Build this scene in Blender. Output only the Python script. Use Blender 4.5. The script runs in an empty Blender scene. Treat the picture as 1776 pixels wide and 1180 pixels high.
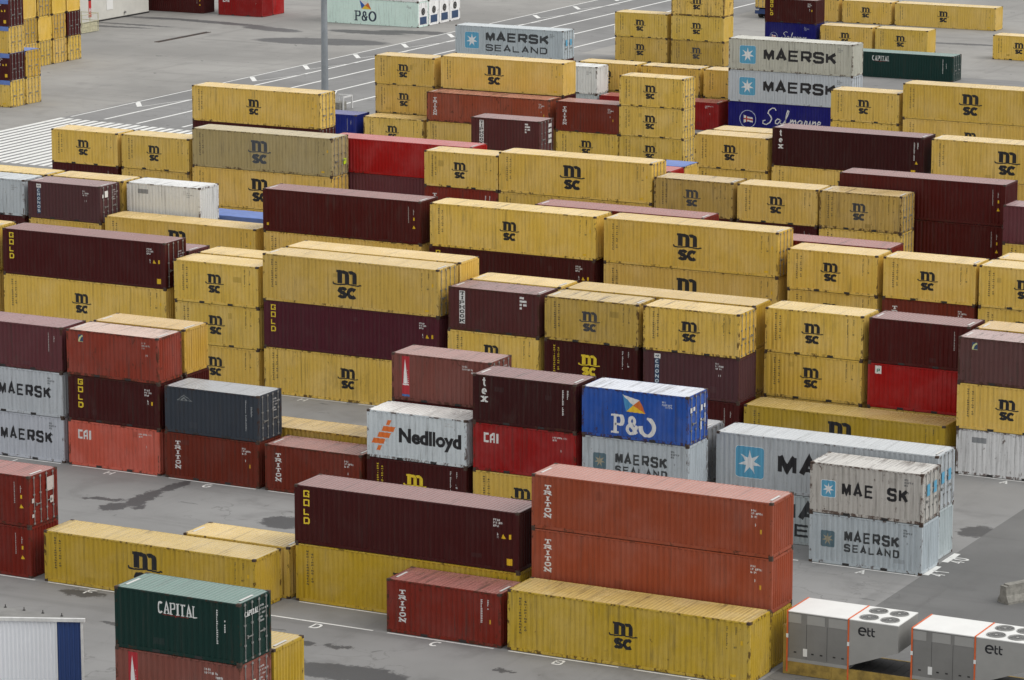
import bpy, bmesh, math, random
from mathutils import Matrix, Vector

SC = bpy.context.scene
COL = SC.collection
R = math.radians

# ---------------------------------------------------------------- camera
F_PX, PITCH, YAW, ROLL, CAM_H = 6197.3, 0.203063, -0.478176, 0.000844, 47.42
cp, sp, cy, sy = math.cos(PITCH), math.sin(PITCH), math.cos(YAW), math.sin(YAW)
fwd = Vector((sy * cp, cy * cp, -sp))
right = Vector((cy, -sy, 0))
up = right.cross(fwd)
rr = right * math.cos(ROLL) + up * math.sin(ROLL)
uu = up * math.cos(ROLL) - right * math.sin(ROLL)
cam_d = bpy.data.cameras.new('camera')
cam_d.sensor_width = 36.0
cam_d.lens = 36.0 * F_PX / 1776.0
cam_d.clip_start, cam_d.clip_end = 1.0, 5000.0
cam = bpy.data.objects.new('camera', cam_d)
COL.objects.link(cam)
cam.matrix_world = Matrix(((rr.x, uu.x, -fwd.x, 0), (rr.y, uu.y, -fwd.y, 0), (rr.z, uu.z, -fwd.z, CAM_H), (0, 0, 0, 1)))
SC.camera = cam

# ---------------------------------------------------------------- light: overcast day
SUN_VEC = Vector((0.66, 0.06, 0.75)).normalized()
world = bpy.data.worlds.new('World')
SC.world = world
world.use_nodes = True
wn, wl = world.node_tree.nodes, world.node_tree.links
wn.clear()
sky = wn.new('ShaderNodeTexSky')
sky.sky_type = 'NISHITA'
sky.sun_disc = False
sky.sun_elevation = math.asin(SUN_VEC.z)
sky.sun_rotation = math.atan2(SUN_VEC.x, SUN_VEC.y)
sky.air_density, sky.dust_density, sky.ozone_density = 1.6, 5.0, 1.0
hs = wn.new('ShaderNodeHueSaturation')
hs.inputs['Saturation'].default_value = 0.22
bg = wn.new('ShaderNodeBackground')
bg.inputs['Strength'].default_value = 0.10
wo = wn.new('ShaderNodeOutputWorld')
wl.new(sky.outputs[0], hs.inputs['Color'])
cloud = wn.new('ShaderNodeMix')          # an even cloud layer over the clear sky
cloud.data_type = 'RGBA'
cloud.inputs[0].default_value = 0.8
cloud.inputs[7].default_value = (9.9, 9.95, 9.9, 1)
wl.new(hs.outputs[0], cloud.inputs[6])
wl.new(cloud.outputs[2], bg.inputs['Color'])
wl.new(bg.outputs[0], wo.inputs['Surface'])
sun_d = bpy.data.lights.new('sun', 'SUN')
sun_d.energy = 1.3
sun_d.angle = R(35)
sun_d.color = (1.0, 0.965, 0.92)
sun = bpy.data.objects.new('sun', sun_d)
COL.objects.link(sun)
sun.rotation_euler = (-SUN_VEC).to_track_quat('-Z', 'Y').to_euler()
sun.location = (-80, 150, 120)
SC.view_settings.view_transform = 'Standard'
SC.view_settings.look = 'None'
SC.view_settings.gamma = 1.0
SC.view_settings.exposure = 0.0
SC.render.engine = 'CYCLES'
try:
    SC.cycles.use_denoising = True
    SC.cycles.denoiser = 'OPENIMAGEDENOISE'
except Exception:
    pass
SC.cycles.max_bounces = 6

# ---------------------------------------------------------------- helpers
PAINT_GAIN = 0.55
def lin(c):
    c /= 255.0
    return c / 12.92 if c <= 0.04045 else ((c + 0.055) / 1.055) ** 2.4
def S(r, g, b, k=PAINT_GAIN):
    """sRGB as a shaded side looks -> base colour of the paint"""
    return tuple(min(0.85, max(0.004, lin(v) / k - 0.016)) for v in (r, g, b))

def mesh(name, verts, faces, mats, midx=None):
    m = bpy.data.meshes.new(name)
    m.from_pydata(verts, [], faces)
    for mm in mats:
        m.materials.append(mm)
    if midx:
        m.polygons.foreach_set('material_index', midx)
    m.update()
    return m

def link(name, data, parent=None, loc=None, color=None, **props):
    o = bpy.data.objects.new(name, data)
    COL.objects.link(o)
    if parent is not None:
        o.parent = parent
    if loc is not None:
        o.location = loc
    if color is not None:
        o.color = color
    for k_, v_ in props.items():
        o[k_] = v_
    return o

class MB:
    """collects shapes into one mesh"""
    def __init__(s):
        s.v, s.f, s.m = [], [], []
    def quad(s, a, b, c, d, mi=0):
        n = len(s.v); s.v += [a, b, c, d]; s.f.append((n, n + 1, n + 2, n + 3)); s.m.append(mi)
    def poly(s, pts, mi=0):
        n = len(s.v); s.v += list(pts); s.f.append(tuple(range(n, n + len(pts)))); s.m.append(mi)
    def box(s, x0, y0, z0, x1, y1, z1, mi=0):
        n = len(s.v)
        s.v += [(x0, y0, z0), (x1, y0, z0), (x1, y1, z0), (x0, y1, z0), (x0, y0, z1), (x1, y0, z1), (x1, y1, z1), (x0, y1, z1)]
        for f in ((0, 3, 2, 1), (4, 5, 6, 7), (0, 1, 5, 4), (1, 2, 6, 5), (2, 3, 7, 6), (3, 0, 4, 7)):
            s.f.append(tuple(n + i for i in f)); s.m.append(mi)
    def tube(s, a, b, r, n=6, r2=None, mi=0, cap=True):
        a, b = Vector(a), Vector(b); d = (b - a).normalized()
        p = d.orthogonal().normalized(); q = d.cross(p); r2 = r if r2 is None else r2
        k = len(s.v)
        for c, rad in ((a, r), (b, r2)):
            for i in range(n):
                t = 2 * math.pi * i / n
                s.v.append(tuple(c + (p * math.cos(t) + q * math.sin(t)) * rad))
        for i in range(n):
            j = (i + 1) % n
            s.f.append((k + i, k + j, k + n + j, k + n + i)); s.m.append(mi)
        if cap:
            s.f.append(tuple(k + i for i in reversed(range(n)))); s.m.append(mi)
            s.f.append(tuple(k + n + i for i in range(n))); s.m.append(mi)
    def build(s, name, mats):
        return mesh(name, s.v, s.f, mats, s.m)

# ---------------------------------------------------------------- materials
def new_mat(name):
    m = bpy.data.materials.new(name); m.use_nodes = True
    nt = m.node_tree; nt.nodes.clear()
    out = nt.nodes.new('ShaderNodeOutputMaterial'); b = nt.nodes.new('ShaderNodeBsdfPrincipled')
    nt.links.new(b.outputs[0], out.inputs[0])
    return m, nt, b
class NT:
    def __init__(s, nt): s.nt = nt
    def n(s, t, **kw):
        x = s.nt.nodes.new(t)
        for k_, v_ in kw.items(): setattr(x, k_, v_)
        return x
    def set(s, sock, v):
        if hasattr(v, 'is_output') or isinstance(v, bpy.types.NodeSocket): s.nt.links.new(v, sock)
        else: sock.default_value = v
    def math(s, op, a, b=0.0, c=None, clamp=False):
        x = s.n('ShaderNodeMath', operation=op, use_clamp=clamp)
        s.set(x.inputs[0], a); s.set(x.inputs[1], b)
        if c is not None: s.set(x.inputs[2], c)
        return x.outputs[0]
    def mix(s, f, a, b, blend='MIX'):
        x = s.n('ShaderNodeMix', data_type='RGBA', blend_type=blend)
        s.set(x.inputs[0], f); s.set(x.inputs[6], a); s.set(x.inputs[7], b)
        return x.outputs[2]
    def noise(s, vec, scale, detail=3.0, rough=0.55, dist=0.0):
        x = s.n('ShaderNodeTexNoise')
        if vec is not None: s.set(x.inputs['Vector'], vec)
        x.inputs['Scale'].default_value = scale; x.inputs['Detail'].default_value = detail
        x.inputs['Roughness'].default_value = rough; x.inputs['Distortion'].default_value = dist
        return x.outputs[0]
    def step(s, v, a, b):
        x = s.n('ShaderNodeMapRange', interpolation_type='SMOOTHSTEP')
        s.set(x.inputs[0], v); x.inputs[1].default_value = a; x.inputs[2].default_value = b
        return x.outputs[0]
    def mapping(s, vec, scale=(1, 1, 1), loc=(0, 0, 0)):
        x = s.n('ShaderNodeMapping'); s.set(x.inputs[0], vec)
        x.inputs['Scale'].default_value = scale; x.inputs['Location'].default_value = loc
        return x.outputs[0]
    def vadd(s, a, b):
        x = s.n('ShaderNodeVectorMath', operation='ADD'); s.set(x.inputs[0], a); s.set(x.inputs[1], b)
        return x.outputs[0]

def paint_material(name, roof=False, rough=0.42, rust_bias=0.0):
    m, nt, b = new_mat(name); q = NT(nt)
    oi = q.n('ShaderNodeObjectInfo'); tc = q.n('ShaderNodeTexCoord')
    col, wear, rnd = oi.outputs['Color'], oi.outputs['Alpha'], oi.outputs['Random']
    cmb = q.n('ShaderNodeCombineXYZ')
    for i, kk in enumerate((91.0, 57.0, 33.0)): q.set(cmb.inputs[i], q.math('MULTIPLY', rnd, kk))
    v = q.vadd(tc.outputs['Object'], cmb.outputs[0])
    broad = q.noise(v, 0.55, 4.0, 0.6)
    fine = q.noise(v, 9.0, 4.0, 0.6)
    # sun-bleached paint
    g = q.n('ShaderNodeHueSaturation'); g.inputs['Saturation'].default_value = 0.80; g.inputs['Value'].default_value = 1.14
    q.set(g.inputs['Color'], col)
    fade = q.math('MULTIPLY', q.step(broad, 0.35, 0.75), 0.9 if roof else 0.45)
    c = q.mix(fade, col, g.outputs[0])
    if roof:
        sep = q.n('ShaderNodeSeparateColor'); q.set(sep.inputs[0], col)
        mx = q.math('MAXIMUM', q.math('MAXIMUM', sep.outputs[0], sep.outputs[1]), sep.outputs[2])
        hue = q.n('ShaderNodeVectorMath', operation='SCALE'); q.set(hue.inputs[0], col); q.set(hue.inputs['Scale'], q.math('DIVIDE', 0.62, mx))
        c = q.mix(0.36, c, q.mix(0.42, (0.66, 0.62, 0.58, 1), hue.outputs[0]))     # chalked roof paint, paled further so the colour carries some sky sheen
    # grime running with the ribs
    sv = q.mapping(v, (5.5, 0.22, 5.5) if roof else (6.0, 6.0, 0.35))
    streak = q.noise(sv, 1.0, 3.0, 0.6)
    dirt = q.math('MULTIPLY', q.step(streak, 0.50, 0.76), q.math('ADD', q.math('MULTIPLY', wear, 0.85), 0.16))
    c = q.mix(q.math('MULTIPLY', dirt, 0.95), c, q.mix(0.72, c, (0.055, 0.047, 0.040, 1)))
    c = q.mix(q.math('MULTIPLY', q.step(fine, 0.50, 0.80), 0.16), c, (0.05, 0.045, 0.04, 1))
    if roof:      # standing-water stains and rust lines across the roof ribs
        ln = q.noise(q.mapping(v, (3.2, 0.13, 1.0)), 1.0, 5.0, 0.75)
        gate = q.step(q.noise(q.mapping(v, (0.35, 0.5, 1.0)), 1.0, 3.0, 0.6), .44, .58)
        lt = q.math('SUBTRACT', 0.665, q.math('MULTIPLY', wear, 0.20))
        lm = q.math('MULTIPLY', q.math('MULTIPLY', q.math('SUBTRACT', ln, lt), 9.0, clamp=True), gate)
        c = q.mix(q.math('MULTIPLY', lm, 0.75), c, (0.085, 0.060, 0.045, 1))
    else:         # soft grey scuffing
        sm = q.noise(q.mapping(v, (0.9, 0.9, 0.5)), 1.1, 6.0, 0.68, 0.5)
        c = q.mix(q.math('MULTIPLY', q.math('MULTIPLY', q.step(sm, 0.54, 0.74), wear), 0.55), c, q.mix(0.6, c, (0.10, 0.088, 0.075, 1)))
    # rust: blotches, bigger where the wear value is high
    rn = q.noise(q.mapping(v, (1.0, 0.35, 1.0) if roof else (1.0, 1.0, 0.55)), 2.3 if roof else 3.4, 8.0, 0.72, 0.6)
    thr = q.math('SUBTRACT', 0.76 - rust_bias, q.math('MULTIPLY', wear, 0.22))
    rust = q.math('MULTIPLY', q.math('SUBTRACT', rn, thr), 16.0, clamp=True)
    c = q.mix(q.math('MULTIPLY', rust, 0.85), c, (0.060, 0.026, 0.014, 1))
    # pale scrapes
    sc = q.noise(q.mapping(v, (7.0, 7.0, 1.5)), 1.6, 5.0, 0.7)
    c = q.mix(q.math('MULTIPLY', q.step(sc, 0.70, 0.76), 0.30), c, (0.42, 0.40, 0.36, 1))
    b.inputs['Specular IOR Level'].default_value = 0.62 if roof else 0.22
    q.set(b.inputs['Base Color'], c)
    rg = q.math('ADD', rough, q.math('ADD', q.math('MULTIPLY', broad, 0.10), q.math('MULTIPLY', rust, 0.25)))
    q.set(b.inputs['Roughness'], rg)
    bp = q.n('ShaderNodeBump'); bp.inputs['Strength'].default_value = 0.25; bp.inputs['Distance'].default_value = 0.02
    q.set(bp.inputs['Height'], q.noise(v, 1.7, 3.0)); q.set(b.inputs['Normal'], bp.outputs[0])
    return m

def plain_material(name, col, rough=0.5, metal=0.0, var=0.25, scale=3.0, spec=0.5):
    m, nt, b = new_mat(name); q = NT(nt)
    tc = q.n('ShaderNodeTexCoord')
    nz = q.noise(tc.outputs['Object'], scale, 5.0, 0.62)
    c2 = tuple(v * (1 - var) for v in col) + (1,)
    q.set(b.inputs['Base Color'], q.mix(q.step(nz, 0.3, 0.75), tuple(col) + (1,), c2))
    q.set(b.inputs['Roughness'], rough); b.inputs['Metallic'].default_value = metal
    b.inputs['Specular IOR Level'].default_value = spec
    return m

M_PAINT = paint_material('weathered_container_paint')
M_FRAME = paint_material('rust_edged_frame_paint', rust_bias=0.13)
M_ROOF = paint_material('weathered_sky_lit_roof_paint', roof=True, rough=0.22)
def marking_material():
    m, nt, b = new_mat('marking_paint'); q = NT(nt)
    oi = q.n('ShaderNodeObjectInfo'); tc = q.n('ShaderNodeTexCoord')
    v = q.vadd(tc.outputs['Object'], oi.outputs['Location'])
    nz = q.noise(v, 6.0, 6.0, 0.7)
    w = q.math('SUBTRACT', 0.80, q.math('MULTIPLY', oi.outputs['Alpha'], 0.25))
    f = q.math('MULTIPLY', q.math('SUBTRACT', nz, w), 12.0, clamp=True)
    c = q.mix(q.math('MULTIPLY', f, 0.7), oi.outputs['Color'], (0.22, 0.18, 0.13, 1))
    q.set(b.inputs['Base Color'], c); b.inputs['Roughness'].default_value = 0.5
    return m
M_MARK = marking_material()
M_DARK = plain_material('grimy_dark_steel', (0.028, 0.026, 0.026), 0.7)
M_CAST = plain_material('rusty_casting', (0.075, 0.045, 0.032), 0.75, 0, 0.5, 7.0)
M_GALV = plain_material('galvanised_steel', (0.33, 0.33, 0.32), 0.45, 0.3, 0.4, 5.0)
M_TARP = plain_material('blue_tarpaulin', (0.13, 0.22, 0.56), 0.45, 0, 0.25, 1.5)
M_RUBBER = plain_material('black_rubber', (0.02, 0.02, 0.02), 0.8)

# ---------------------------------------------------------------- container geometry
W = 2.438
LEN = {'20': 6.058, '40': 12.192}
HGT = {'s': 2.591, 'h': 2.896}
PITCH_C, DEPTH, FACE_IN = 0.278, 0.042, 0.010
POST = 0.13
def breakpoints(L):
    n = int((L - 2 * POST) / PITCH_C)
    off = (L - n * PITCH_C) / 2
    bp = [(POST, 0.0)]
    for i in range(n):
        x = off + i * PITCH_C
        bp += [(x + 0.044, 0.0), (x + 0.100, DEPTH), (x + 0.172, DEPTH), (x + 0.228, 0.0)]
    bp.append((L - POST, 0.0))
    return bp
BP = {L: breakpoints(L) for L in LEN.values()}
def depth_at(L, u):
    bp = BP[L]
    if u <= bp[0][0] or u >= bp[-1][0]: return 0.0
    for (a, da), (b_, db) in zip(bp, bp[1:]):
        if a <= u <= b_: return da + (db - da) * (u - a) / max(1e-6, b_ - a)
    return 0.0

CACHE = {}
def cached(key, fn):
    if key not in CACHE: CACHE[key] = fn()
    return CACHE[key]

def side_mesh(L, H, front):
    mb = MB(); z0, z1 = 0.155, H - 0.075
    pts = BP[L]
    for (a, da), (b_, db) in zip(pts, pts[1:]):
        if front: mb.quad((a, FACE_IN + da, z0), (b_, FACE_IN + db, z0), (b_, FACE_IN + db, z1), (a, FACE_IN + da, z1))
        else: mb.quad((b_, W - FACE_IN - db, z0), (a, W - FACE_IN - da, z0), (a, W - FACE_IN - da, z1), (b_, W - FACE_IN - db, z1))
    return mb.build('side_panel', [M_PAINT])
def flat_side_mesh(L, H, front):
    mb = MB(); z0, z1 = 0.155, H - 0.075; n = int(L / 0.14); dx = (L - 2 * POST) / n
    for i in range(n):
        a = POST + i * dx; b_ = a + dx; e = 0.008
        ys = (FACE_IN, FACE_IN + e) if front else (W - FACE_IN, W - FACE_IN - e)
        for p0, p1, y0_, y1_ in ((a, a + dx * 0.8, ys[0], ys[0]), (a + dx * .8, a + dx * .9, ys[0], ys[1]), (a + dx * .9, b_, ys[1], ys[0])):
            q4 = [(p0, y0_, z0), (p1, y1_, z0), (p1, y1_, z1), (p0, y0_, z1)]
            mb.poly(q4 if front else q4[::-1])
    return mb.build('side_panel', [M_PAINT])
def roof_mesh(L, H):
    mb = MB(); n = int((L - 0.30) / 0.209); dx = (L - 0.30) / n; z = H - 0.012; d = 0.030
    xs = [(0.15, 0.0)]
    for i in range(n):
        x = 0.15 + i * dx
        xs += [(x + dx * 0.10, 0), (x + dx * 0.28, d), (x + dx * 0.62, d), (x + dx * 0.80, 0)]
    xs.append((L - 0.15, 0.0))
    ya, yb, yc, yd = 0.055, 0.13, W - 0.13, W - 0.055
    mb.quad((0.06, ya, z), (0.15, ya, z), (0.15, yd, z), (0.06, yd, z))
    mb.quad((L - 0.15, ya, z), (L - 0.06, ya, z), (L - 0.06, yd, z), (L - 0.15, yd, z))
    for (a, da), (b_, db) in zip(xs, xs[1:]):
        mb.quad((a, ya, z), (b_, ya, z), (b_, yb, z - db), (a, yb, z - da))
        mb.quad((a, yb, z - da), (b_, yb, z - db), (b_, yc, z - db), (a, yc, z - da))
        mb.quad((a, yc, z - da), (b_, yc, z - db), (b_, yd, z), (a, yd, z))
    return mb.build('roof', [M_ROOF])
def frame_mesh(L, H):
    mb = MB()
    for x in (0.0, L - POST):
        for y in (0.0, W - 0.15):
            mb.box(x + .004, y + .004, 0.118, x + POST - .004, y + 0.146, H - 0.118)
    for y in (0.006, W - 0.066):
        mb.box(0.178, y, H - 0.085, L - 0.178, y + 0.06, H - 0.018)
    for x in (0.006, L - 0.096):
        mb.box(x, 0.166, H - 0.135, x + 0.09, W - 0.166, H - 0.016)
        mb.box(x, 0.166, 0.02, x + 0.09, W - 0.166, 0.17)
    # castings
    for x in (0.0, L - 0.178):
        for y in (0.0, W - 0.162):
            for z in (0.0, H - 0.118):
                mb.box(x, y, z, x + 0.178, y + 0.162, z + 0.118, 1)
    return mb.build('frame', [M_FRAME, M_CAST])
def rail_mesh(L):
    mb = MB()
    mb.box(0.178, 0.006, 0.018, L - 0.178, 0.066, 0.16)
    return mb.build('bottom_rail', [M_FRAME])
def floor_mesh(L):
    mb = MB(); mb.box(0.10, 0.09, 0.09, L - 0.10, W - 0.09, 0.145)
    n = int(L / 0.6)
    for i in range(1, n):
        x = i * L / n
        mb.box(x - .03, 0.10, 0.03, x + .03, W - .10, 0.088)
    return mb.build('floor', [M_DARK])
def end_mesh(H):     # corrugated end wall at local x = 0, outward -x side is flipped by the caller
    mb = MB(); z0, z1 = 0.172, H - 0.137; y = 0.152; ye = W - 0.152; n = 9; dy = (ye - y) / n
    pts = [(y, 0.0)]
    for i in range(n):
        a = y + i * dy
        pts += [(a + dy * .16, 0.0), (a + dy * .36, 0.055), (a + dy * .64, 0.055), (a + dy * .84, 0.0)]
    pts.append((ye, 0.0))
    for (a, da), (b_, db) in zip(pts, pts[1:]):
        mb.quad((-0.014 - da, a, z0), (-0.014 - db, b_, z0), (-0.014 - db, b_, z1), (-0.014 - da, a, z1))
    return mb.build('end_panel', [M_PAINT])
def door_mesh(H, half):
    mb = MB(); z0, z1 = 0.175, H - 0.14
    ya, yb = (0.152, W / 2 - 0.008) if half == 0 else (W / 2 + 0.008, W - 0.152)
    mb.box(-0.075, ya, z0, -0.055, yb, z1)
    f = -0.03
    for y0_, y1_ in ((ya, ya + 0.09), (yb - 0.09, yb)):
        mb.box(-0.054, y0_, z0, f, y1_, z1)
    n = 5; h = (z1 - z0) / n
    for i in range(n + 1):
        zc = z0 + i * h
        za, zb = max(z0, zc - 0.09), min(z1, zc + 0.09)
        mb.box(-0.054, ya + 0.091, za, f - 0.004, yb - 0.091, zb)
    return mb.build('door', [M_PAINT])
def bar_mesh(H, y):
    mb = MB()
    mb.tube((0.012, y, 0.07), (0.012, y, H - 0.05), 0.021, 6)
    for z in (0.12, 0.75, 1.6, H - 0.13):
        mb.box(-0.026, y - 0.06, z - 0.04, 0.028, y + 0.06, z + 0.04)
    return mb.build('locking_bar', [M_GALV])
def handle_mesh(y, s):
    mb = MB(); mb.box(0.034, min(y, y + s * 0.42), 1.06, 0.052, max(y, y + s * 0.42), 1.11)
    mb.box(-0.02, y + s * 0.36 - .04, 1.0, 0.033, y + s * 0.36 + .04, 1.14)
    return mb.build('door_handle', [M_GALV])
def pocket_mesh(x):
    mb = MB(); mb.box(x, -0.004, 0.022, x + 0.36, 0.062, 0.135); return mb.build('forklift_pocket', [M_DARK])
def roofbar_mesh(H):
    mb = MB(); mb.box(0, .5, H - .011, .12, 1.5, H - .006); return mb.build('roof_bar', [M_MARK])
def tarp_mesh(L, H):
    mb = MB(); n = 12; zc = H + 0.012
    prof = [(-0.02, H - 0.42), (-0.02, H - 0.02), (0.10, zc), (W / 2, zc + 0.03), (W - 0.10, zc), (W + 0.02, H - 0.02), (W + 0.02, H - 0.42)]
    x0, x1 = 0.03, L - 0.03
    for i in range(n):
        a = x0 + (x1 - x0) * i / n; b_ = x0 + (x1 - x0) * (i + 1) / n
        wa = 0.012 * (i % 2); wb = 0.012 * ((i + 1) % 2)
        for (p, z), (p2, z2) in zip(prof, prof[1:]):
            mb.quad((a, p, z + wa * (z > H - .3)), (b_, p, z + wb * (z > H - .3)), (b_, p2, z2 + wb * (z2 > H - .3)), (a, p2, z2 + wa * (z2 > H - .3)))
    mb.quad((x1, prof[1][0], prof[1][1]), (x1, prof[5][0], prof[5][1]), (x1, prof[4][0], zc), (x1, prof[2][0], zc))
    return mb.build('tarpaulin', [M_TARP])

# ---------------------------------------------------------------- lettering: strokes on a unit box
def rnd(cx, cy, rx, ry, a0, a1, n=8):
    return [(cx + rx * math.cos(R(a0 + (a1 - a0) * i / n)), cy + ry * math.sin(R(a0 + (a1 - a0) * i / n))) for i in range(n + 1)]
O_ = rnd(.5, .5, .5, .5, 90, 450, 18)
GL = {
 'A': [[(0, 0), (.5, 1), (1, 0)], [(.2, .34), (.8, .34)]],
 'B': [[(0, 1), (0, 0)], [(0, 1), (.6, 1)] + rnd(.62, .77, .3, .23, 90, -90, 6) + [(0, .54)], [(.6, .54)] + rnd(.66, .27, .34, .27, 90, -90, 6) + [(0, 0)]],
 'C': [rnd(.5, .5, .5, .5, 45, 315, 14)], 'D': [[(0, 0), (0, 1), (.45, 1)] + rnd(.5, .5, .5, .5, 90, -90, 8) + [(0, 0)]],
 'E': [[(1, 1), (0, 1), (0, 0), (1, 0)], [(0, .52), (.8, .52)]], 'F': [[(1, 1), (0, 1), (0, 0)], [(0, .52), (.8, .52)]],
 'G': [rnd(.5, .5, .5, .5, 50, 340, 14) + [(1, .48), (.55, .48)]], 'H': [[(0, 0), (0, 1)], [(1, 0), (1, 1)], [(0, .5), (1, .5)]],
 'I': [[(.5, 0), (.5, 1)]], 'K': [[(0, 0), (0, 1)], [(1, 1), (.05, .45)], [(.35, .62), (1, 0)]], 'L': [[(0, 1), (0, 0), (.9, 0)]],
 'M': [[(0, 0), (0, 1), (.5, .2), (1, 1), (1, 0)]], 'N': [[(0, 0), (0, 1), (1, 0), (1, 1)]], 'O': [O_],
 'P': [[(0, 0), (0, 1), (.6, 1)] + rnd(.65, .74, .33, .26, 90, -90, 6) + [(0, .48)]],
 'R': [[(0, 0), (0, 1), (.6, 1)] + rnd(.65, .75, .33, .25, 90, -90, 6) + [(0, .5)], [(.55, .5), (1, 0)]],
 'S': [rnd(.5, .75, .46, .25, 35, 270, 8) + rnd(.5, .25, .48, .25, 90, -150, 8)],
 'T': [[(0, 1), (1, 1)], [(.5, 1), (.5, 0)]], 'X': [[(0, 0), (1, 1)], [(0, 1), (1, 0)]],
 '0': [O_], '1': [[(.2, .75), (.55, 1), (.55, 0)]], '4': [[(.7, 0), (.7, 1), (0, .3), (1, .3)]], '7': [[(0, 1), (1, 1), (.35, 0)]],
 't': [[(.4, 1), (.4, .15), (.55, 0), (.85, .02)], [(.05, .68), (.85, .68)]],
 'e': [[(.12, .34), (.9, .34)] + rnd(.5, .33, .4, .33, 5, 310, 12)],
 'x': [[(.05, .66), (.95, 0)], [(.95, .66), (.05, 0)]],
 '&': [rnd(.5, .76, .25, .23, -60, 215, 10) + [(.95, .02)], [(.45, .55)] + rnd(.42, .27, .36, .27, 120, 320, 9) + [(1, .5)]],
 # squarer bold capitals of the pale grey boxes
 'sM': [[(0, 0), (0, 1)], [(0, 1), (.5, .18), (1, 1)], [(1, 1), (1, 0)]],
 'sA': [[(0, 0), (.5, 1), (1, 0)], [(.22, .28), (.78, .28)]],
 'sE': [[(1, 1), (0, 1), (0, 0), (1, 0)], [(0, .52), (.92, .52)]],
 'sR': [[(0, 0), (0, 1), (.85, 1), (1, .88), (1, .58), (.85, .45), (0, .45)], [(.5, .45), (1, 0)]],
 'sS': [[(1, .75), (1, .88), (.86, 1), (.14, 1), (0, .88), (0, .64), (.14, .54), (.86, .48), (1, .38), (1, .12), (.86, 0), (.14, 0), (0, .12), (0, .25)]],
 'sK': [[(0, 0), (0, 1)], [(1, 1), (.1, .45)], [(.4, .6), (1, 0)]],
 'sL': [[(0, 1), (0, 0), (1, 0)]], 'sN': [[(0, 0), (0, 1), (1, 0), (1, 1)]],
 'sD': [[(0, 0), (0, 1), (.8, 1), (1, .8), (1, .2), (.8, 0), (0, 0)]],
 'sG': [[(1, .75), (1, 1), (0, 1), (0, 0), (1, 0), (1, .48), (.55, .48)]], 'sO': [[(.5, 0), (0, 0), (0, 1), (1, 1), (1, 0), (.5, 0)]],
 'sC': [[(1, .72), (1, .9), (.88, 1), (.12, 1), (0, .9), (0, .1), (.12, 0), (.88, 0), (1, .1), (1, .28)]],
}
SERIF = {'T': [(.5, 0)], 'R': [(0, 0), (0, 1), (1, 0)], 'I': [(.5, 0), (.5, 1)], 'N': [(0, 0), (0, 1), (1, 1)], 'A': [(0, 0), (1, 0)],
         'P': [(0, 0), (0, 1)], 'L': [(0, 1)], 'H': [(0, 0), (0, 1), (1, 0), (1, 1)], 'K': [(0, 0), (0, 1), (1, 1), (1, 0)], 'x': [(.05, .66), (.95, .66), (.05, 0), (.95, 0)]}

class Polys:
    def __init__(s): s.p = []
    def add(s, pts, layer=0): s.p.append((list(pts), layer))
    def rect(s, x0, y0, x1, y1, layer=0): s.add([(x0, y0), (x1, y0), (x1, y1), (x0, y1)], layer)
    def disc(s, cx, cy, r, layer=0, n=20, r2=None):
        r2 = r if r2 is None else r2
        s.add([(cx + r * math.cos(2 * math.pi * i / n), cy + r2 * math.sin(2 * math.pi * i / n)) for i in range(n)], layer)
    def stroke(s, pts, wv, wh=None, layer=0):
        wh = wv if wh is None else wh
        P = [Vector(p) for p in pts]
        P = [p for i, p in enumerate(P) if i == 0 or (p - P[i - 1]).length > 1e-5]
        n = len(P)
        if n < 2: return
        closed = n > 3 and (P[0] - P[-1]).length < 1e-4
        segs = []
        for a, b_ in zip(P, P[1:]):
            d = (b_ - a).normalized()
            segs.append((d, Vector((-d.y, d.x)), 0.5 * (wv * abs(d.y) + wh * abs(d.x))))
        Ls, Rs = [], []
        for i in range(n):
            ia, ib = i - 1, i
            if i == 0: ia = len(segs) - 1 if closed else 0
            if i == n - 1: ib = 0 if closed else len(segs) - 1
            da, na, ha = segs[ia]; db, nb, hb = segs[ib]
            nn = na + nb
            if nn.length < 0.35: nn = na
            nn.normalize()
            h = 0.5 * (ha + hb) / max(0.42, nn.dot(nb))
            Ls.append(P[i] + nn * h); Rs.append(P[i] - nn * h)
        for i in range(n - 1):
            s.add([tuple(Ls[i]), tuple(Rs[i]), tuple(Rs[i + 1]), tuple(Ls[i + 1])], layer)
    def glyph(s, ch, x, y, w, h, wv, wh, layer=0, serif=False):
        """strokes are kept inside the box: inset by half the stroke"""
        ix, iy = min(wv, w) / 2, wh / 2
        fx = lambda p: (x + ix + p[0] * (w - 2 * ix), y + iy + p[1] * (h - 2 * iy))
        for i, st in enumerate(GL[ch]): s.stroke([fx(p) for p in st], wv, wh, layer + (i % 3) * 0.25)
        if serif:
            for p in SERIF.get(ch, ()):
                q = fx(p); s.rect(q[0] - wv * 1.05, q[1] - wh / 2, q[0] + wv * 1.05, q[1] + wh / 2, layer + 0.75)
            if ch == 'T':
                for e in (0, 1):
                    q = fx((e, 1)); s.rect(q[0] - wv * .35, q[1] - wh * 1.5, q[0] + wv * .35, q[1] + wh / 2, layer + 0.75)
    def word(s, txt, x, y, h, w, gap, wv, wh=None, layer=0, serif=False, sq=False, narrow=''):
        wh = wv if wh is None else wh
        for ch in txt:
            cw = w * (0.45 if ch == 'I' else 1.0)
            if ch != ' ': s.glyph(('s' + ch) if sq else ch, x, y, cw, h, wv, wh, layer, serif)
            x += cw + gap
        return x
    def column(s, txt, x, ytop, h, w, gap, wv, wh=None, layer=0, serif=False, sq=False):
        wh = wv if wh is None else wh
        for ch in txt:
            if ch != ' ':
                cw = w * (0.5 if ch == 'I' else 1.0)
                s.glyph(('s' + ch) if sq else ch, x + (w - cw) / 2, ytop - h, cw, h, wv, wh, layer, serif)
            ytop -= h + gap

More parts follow.
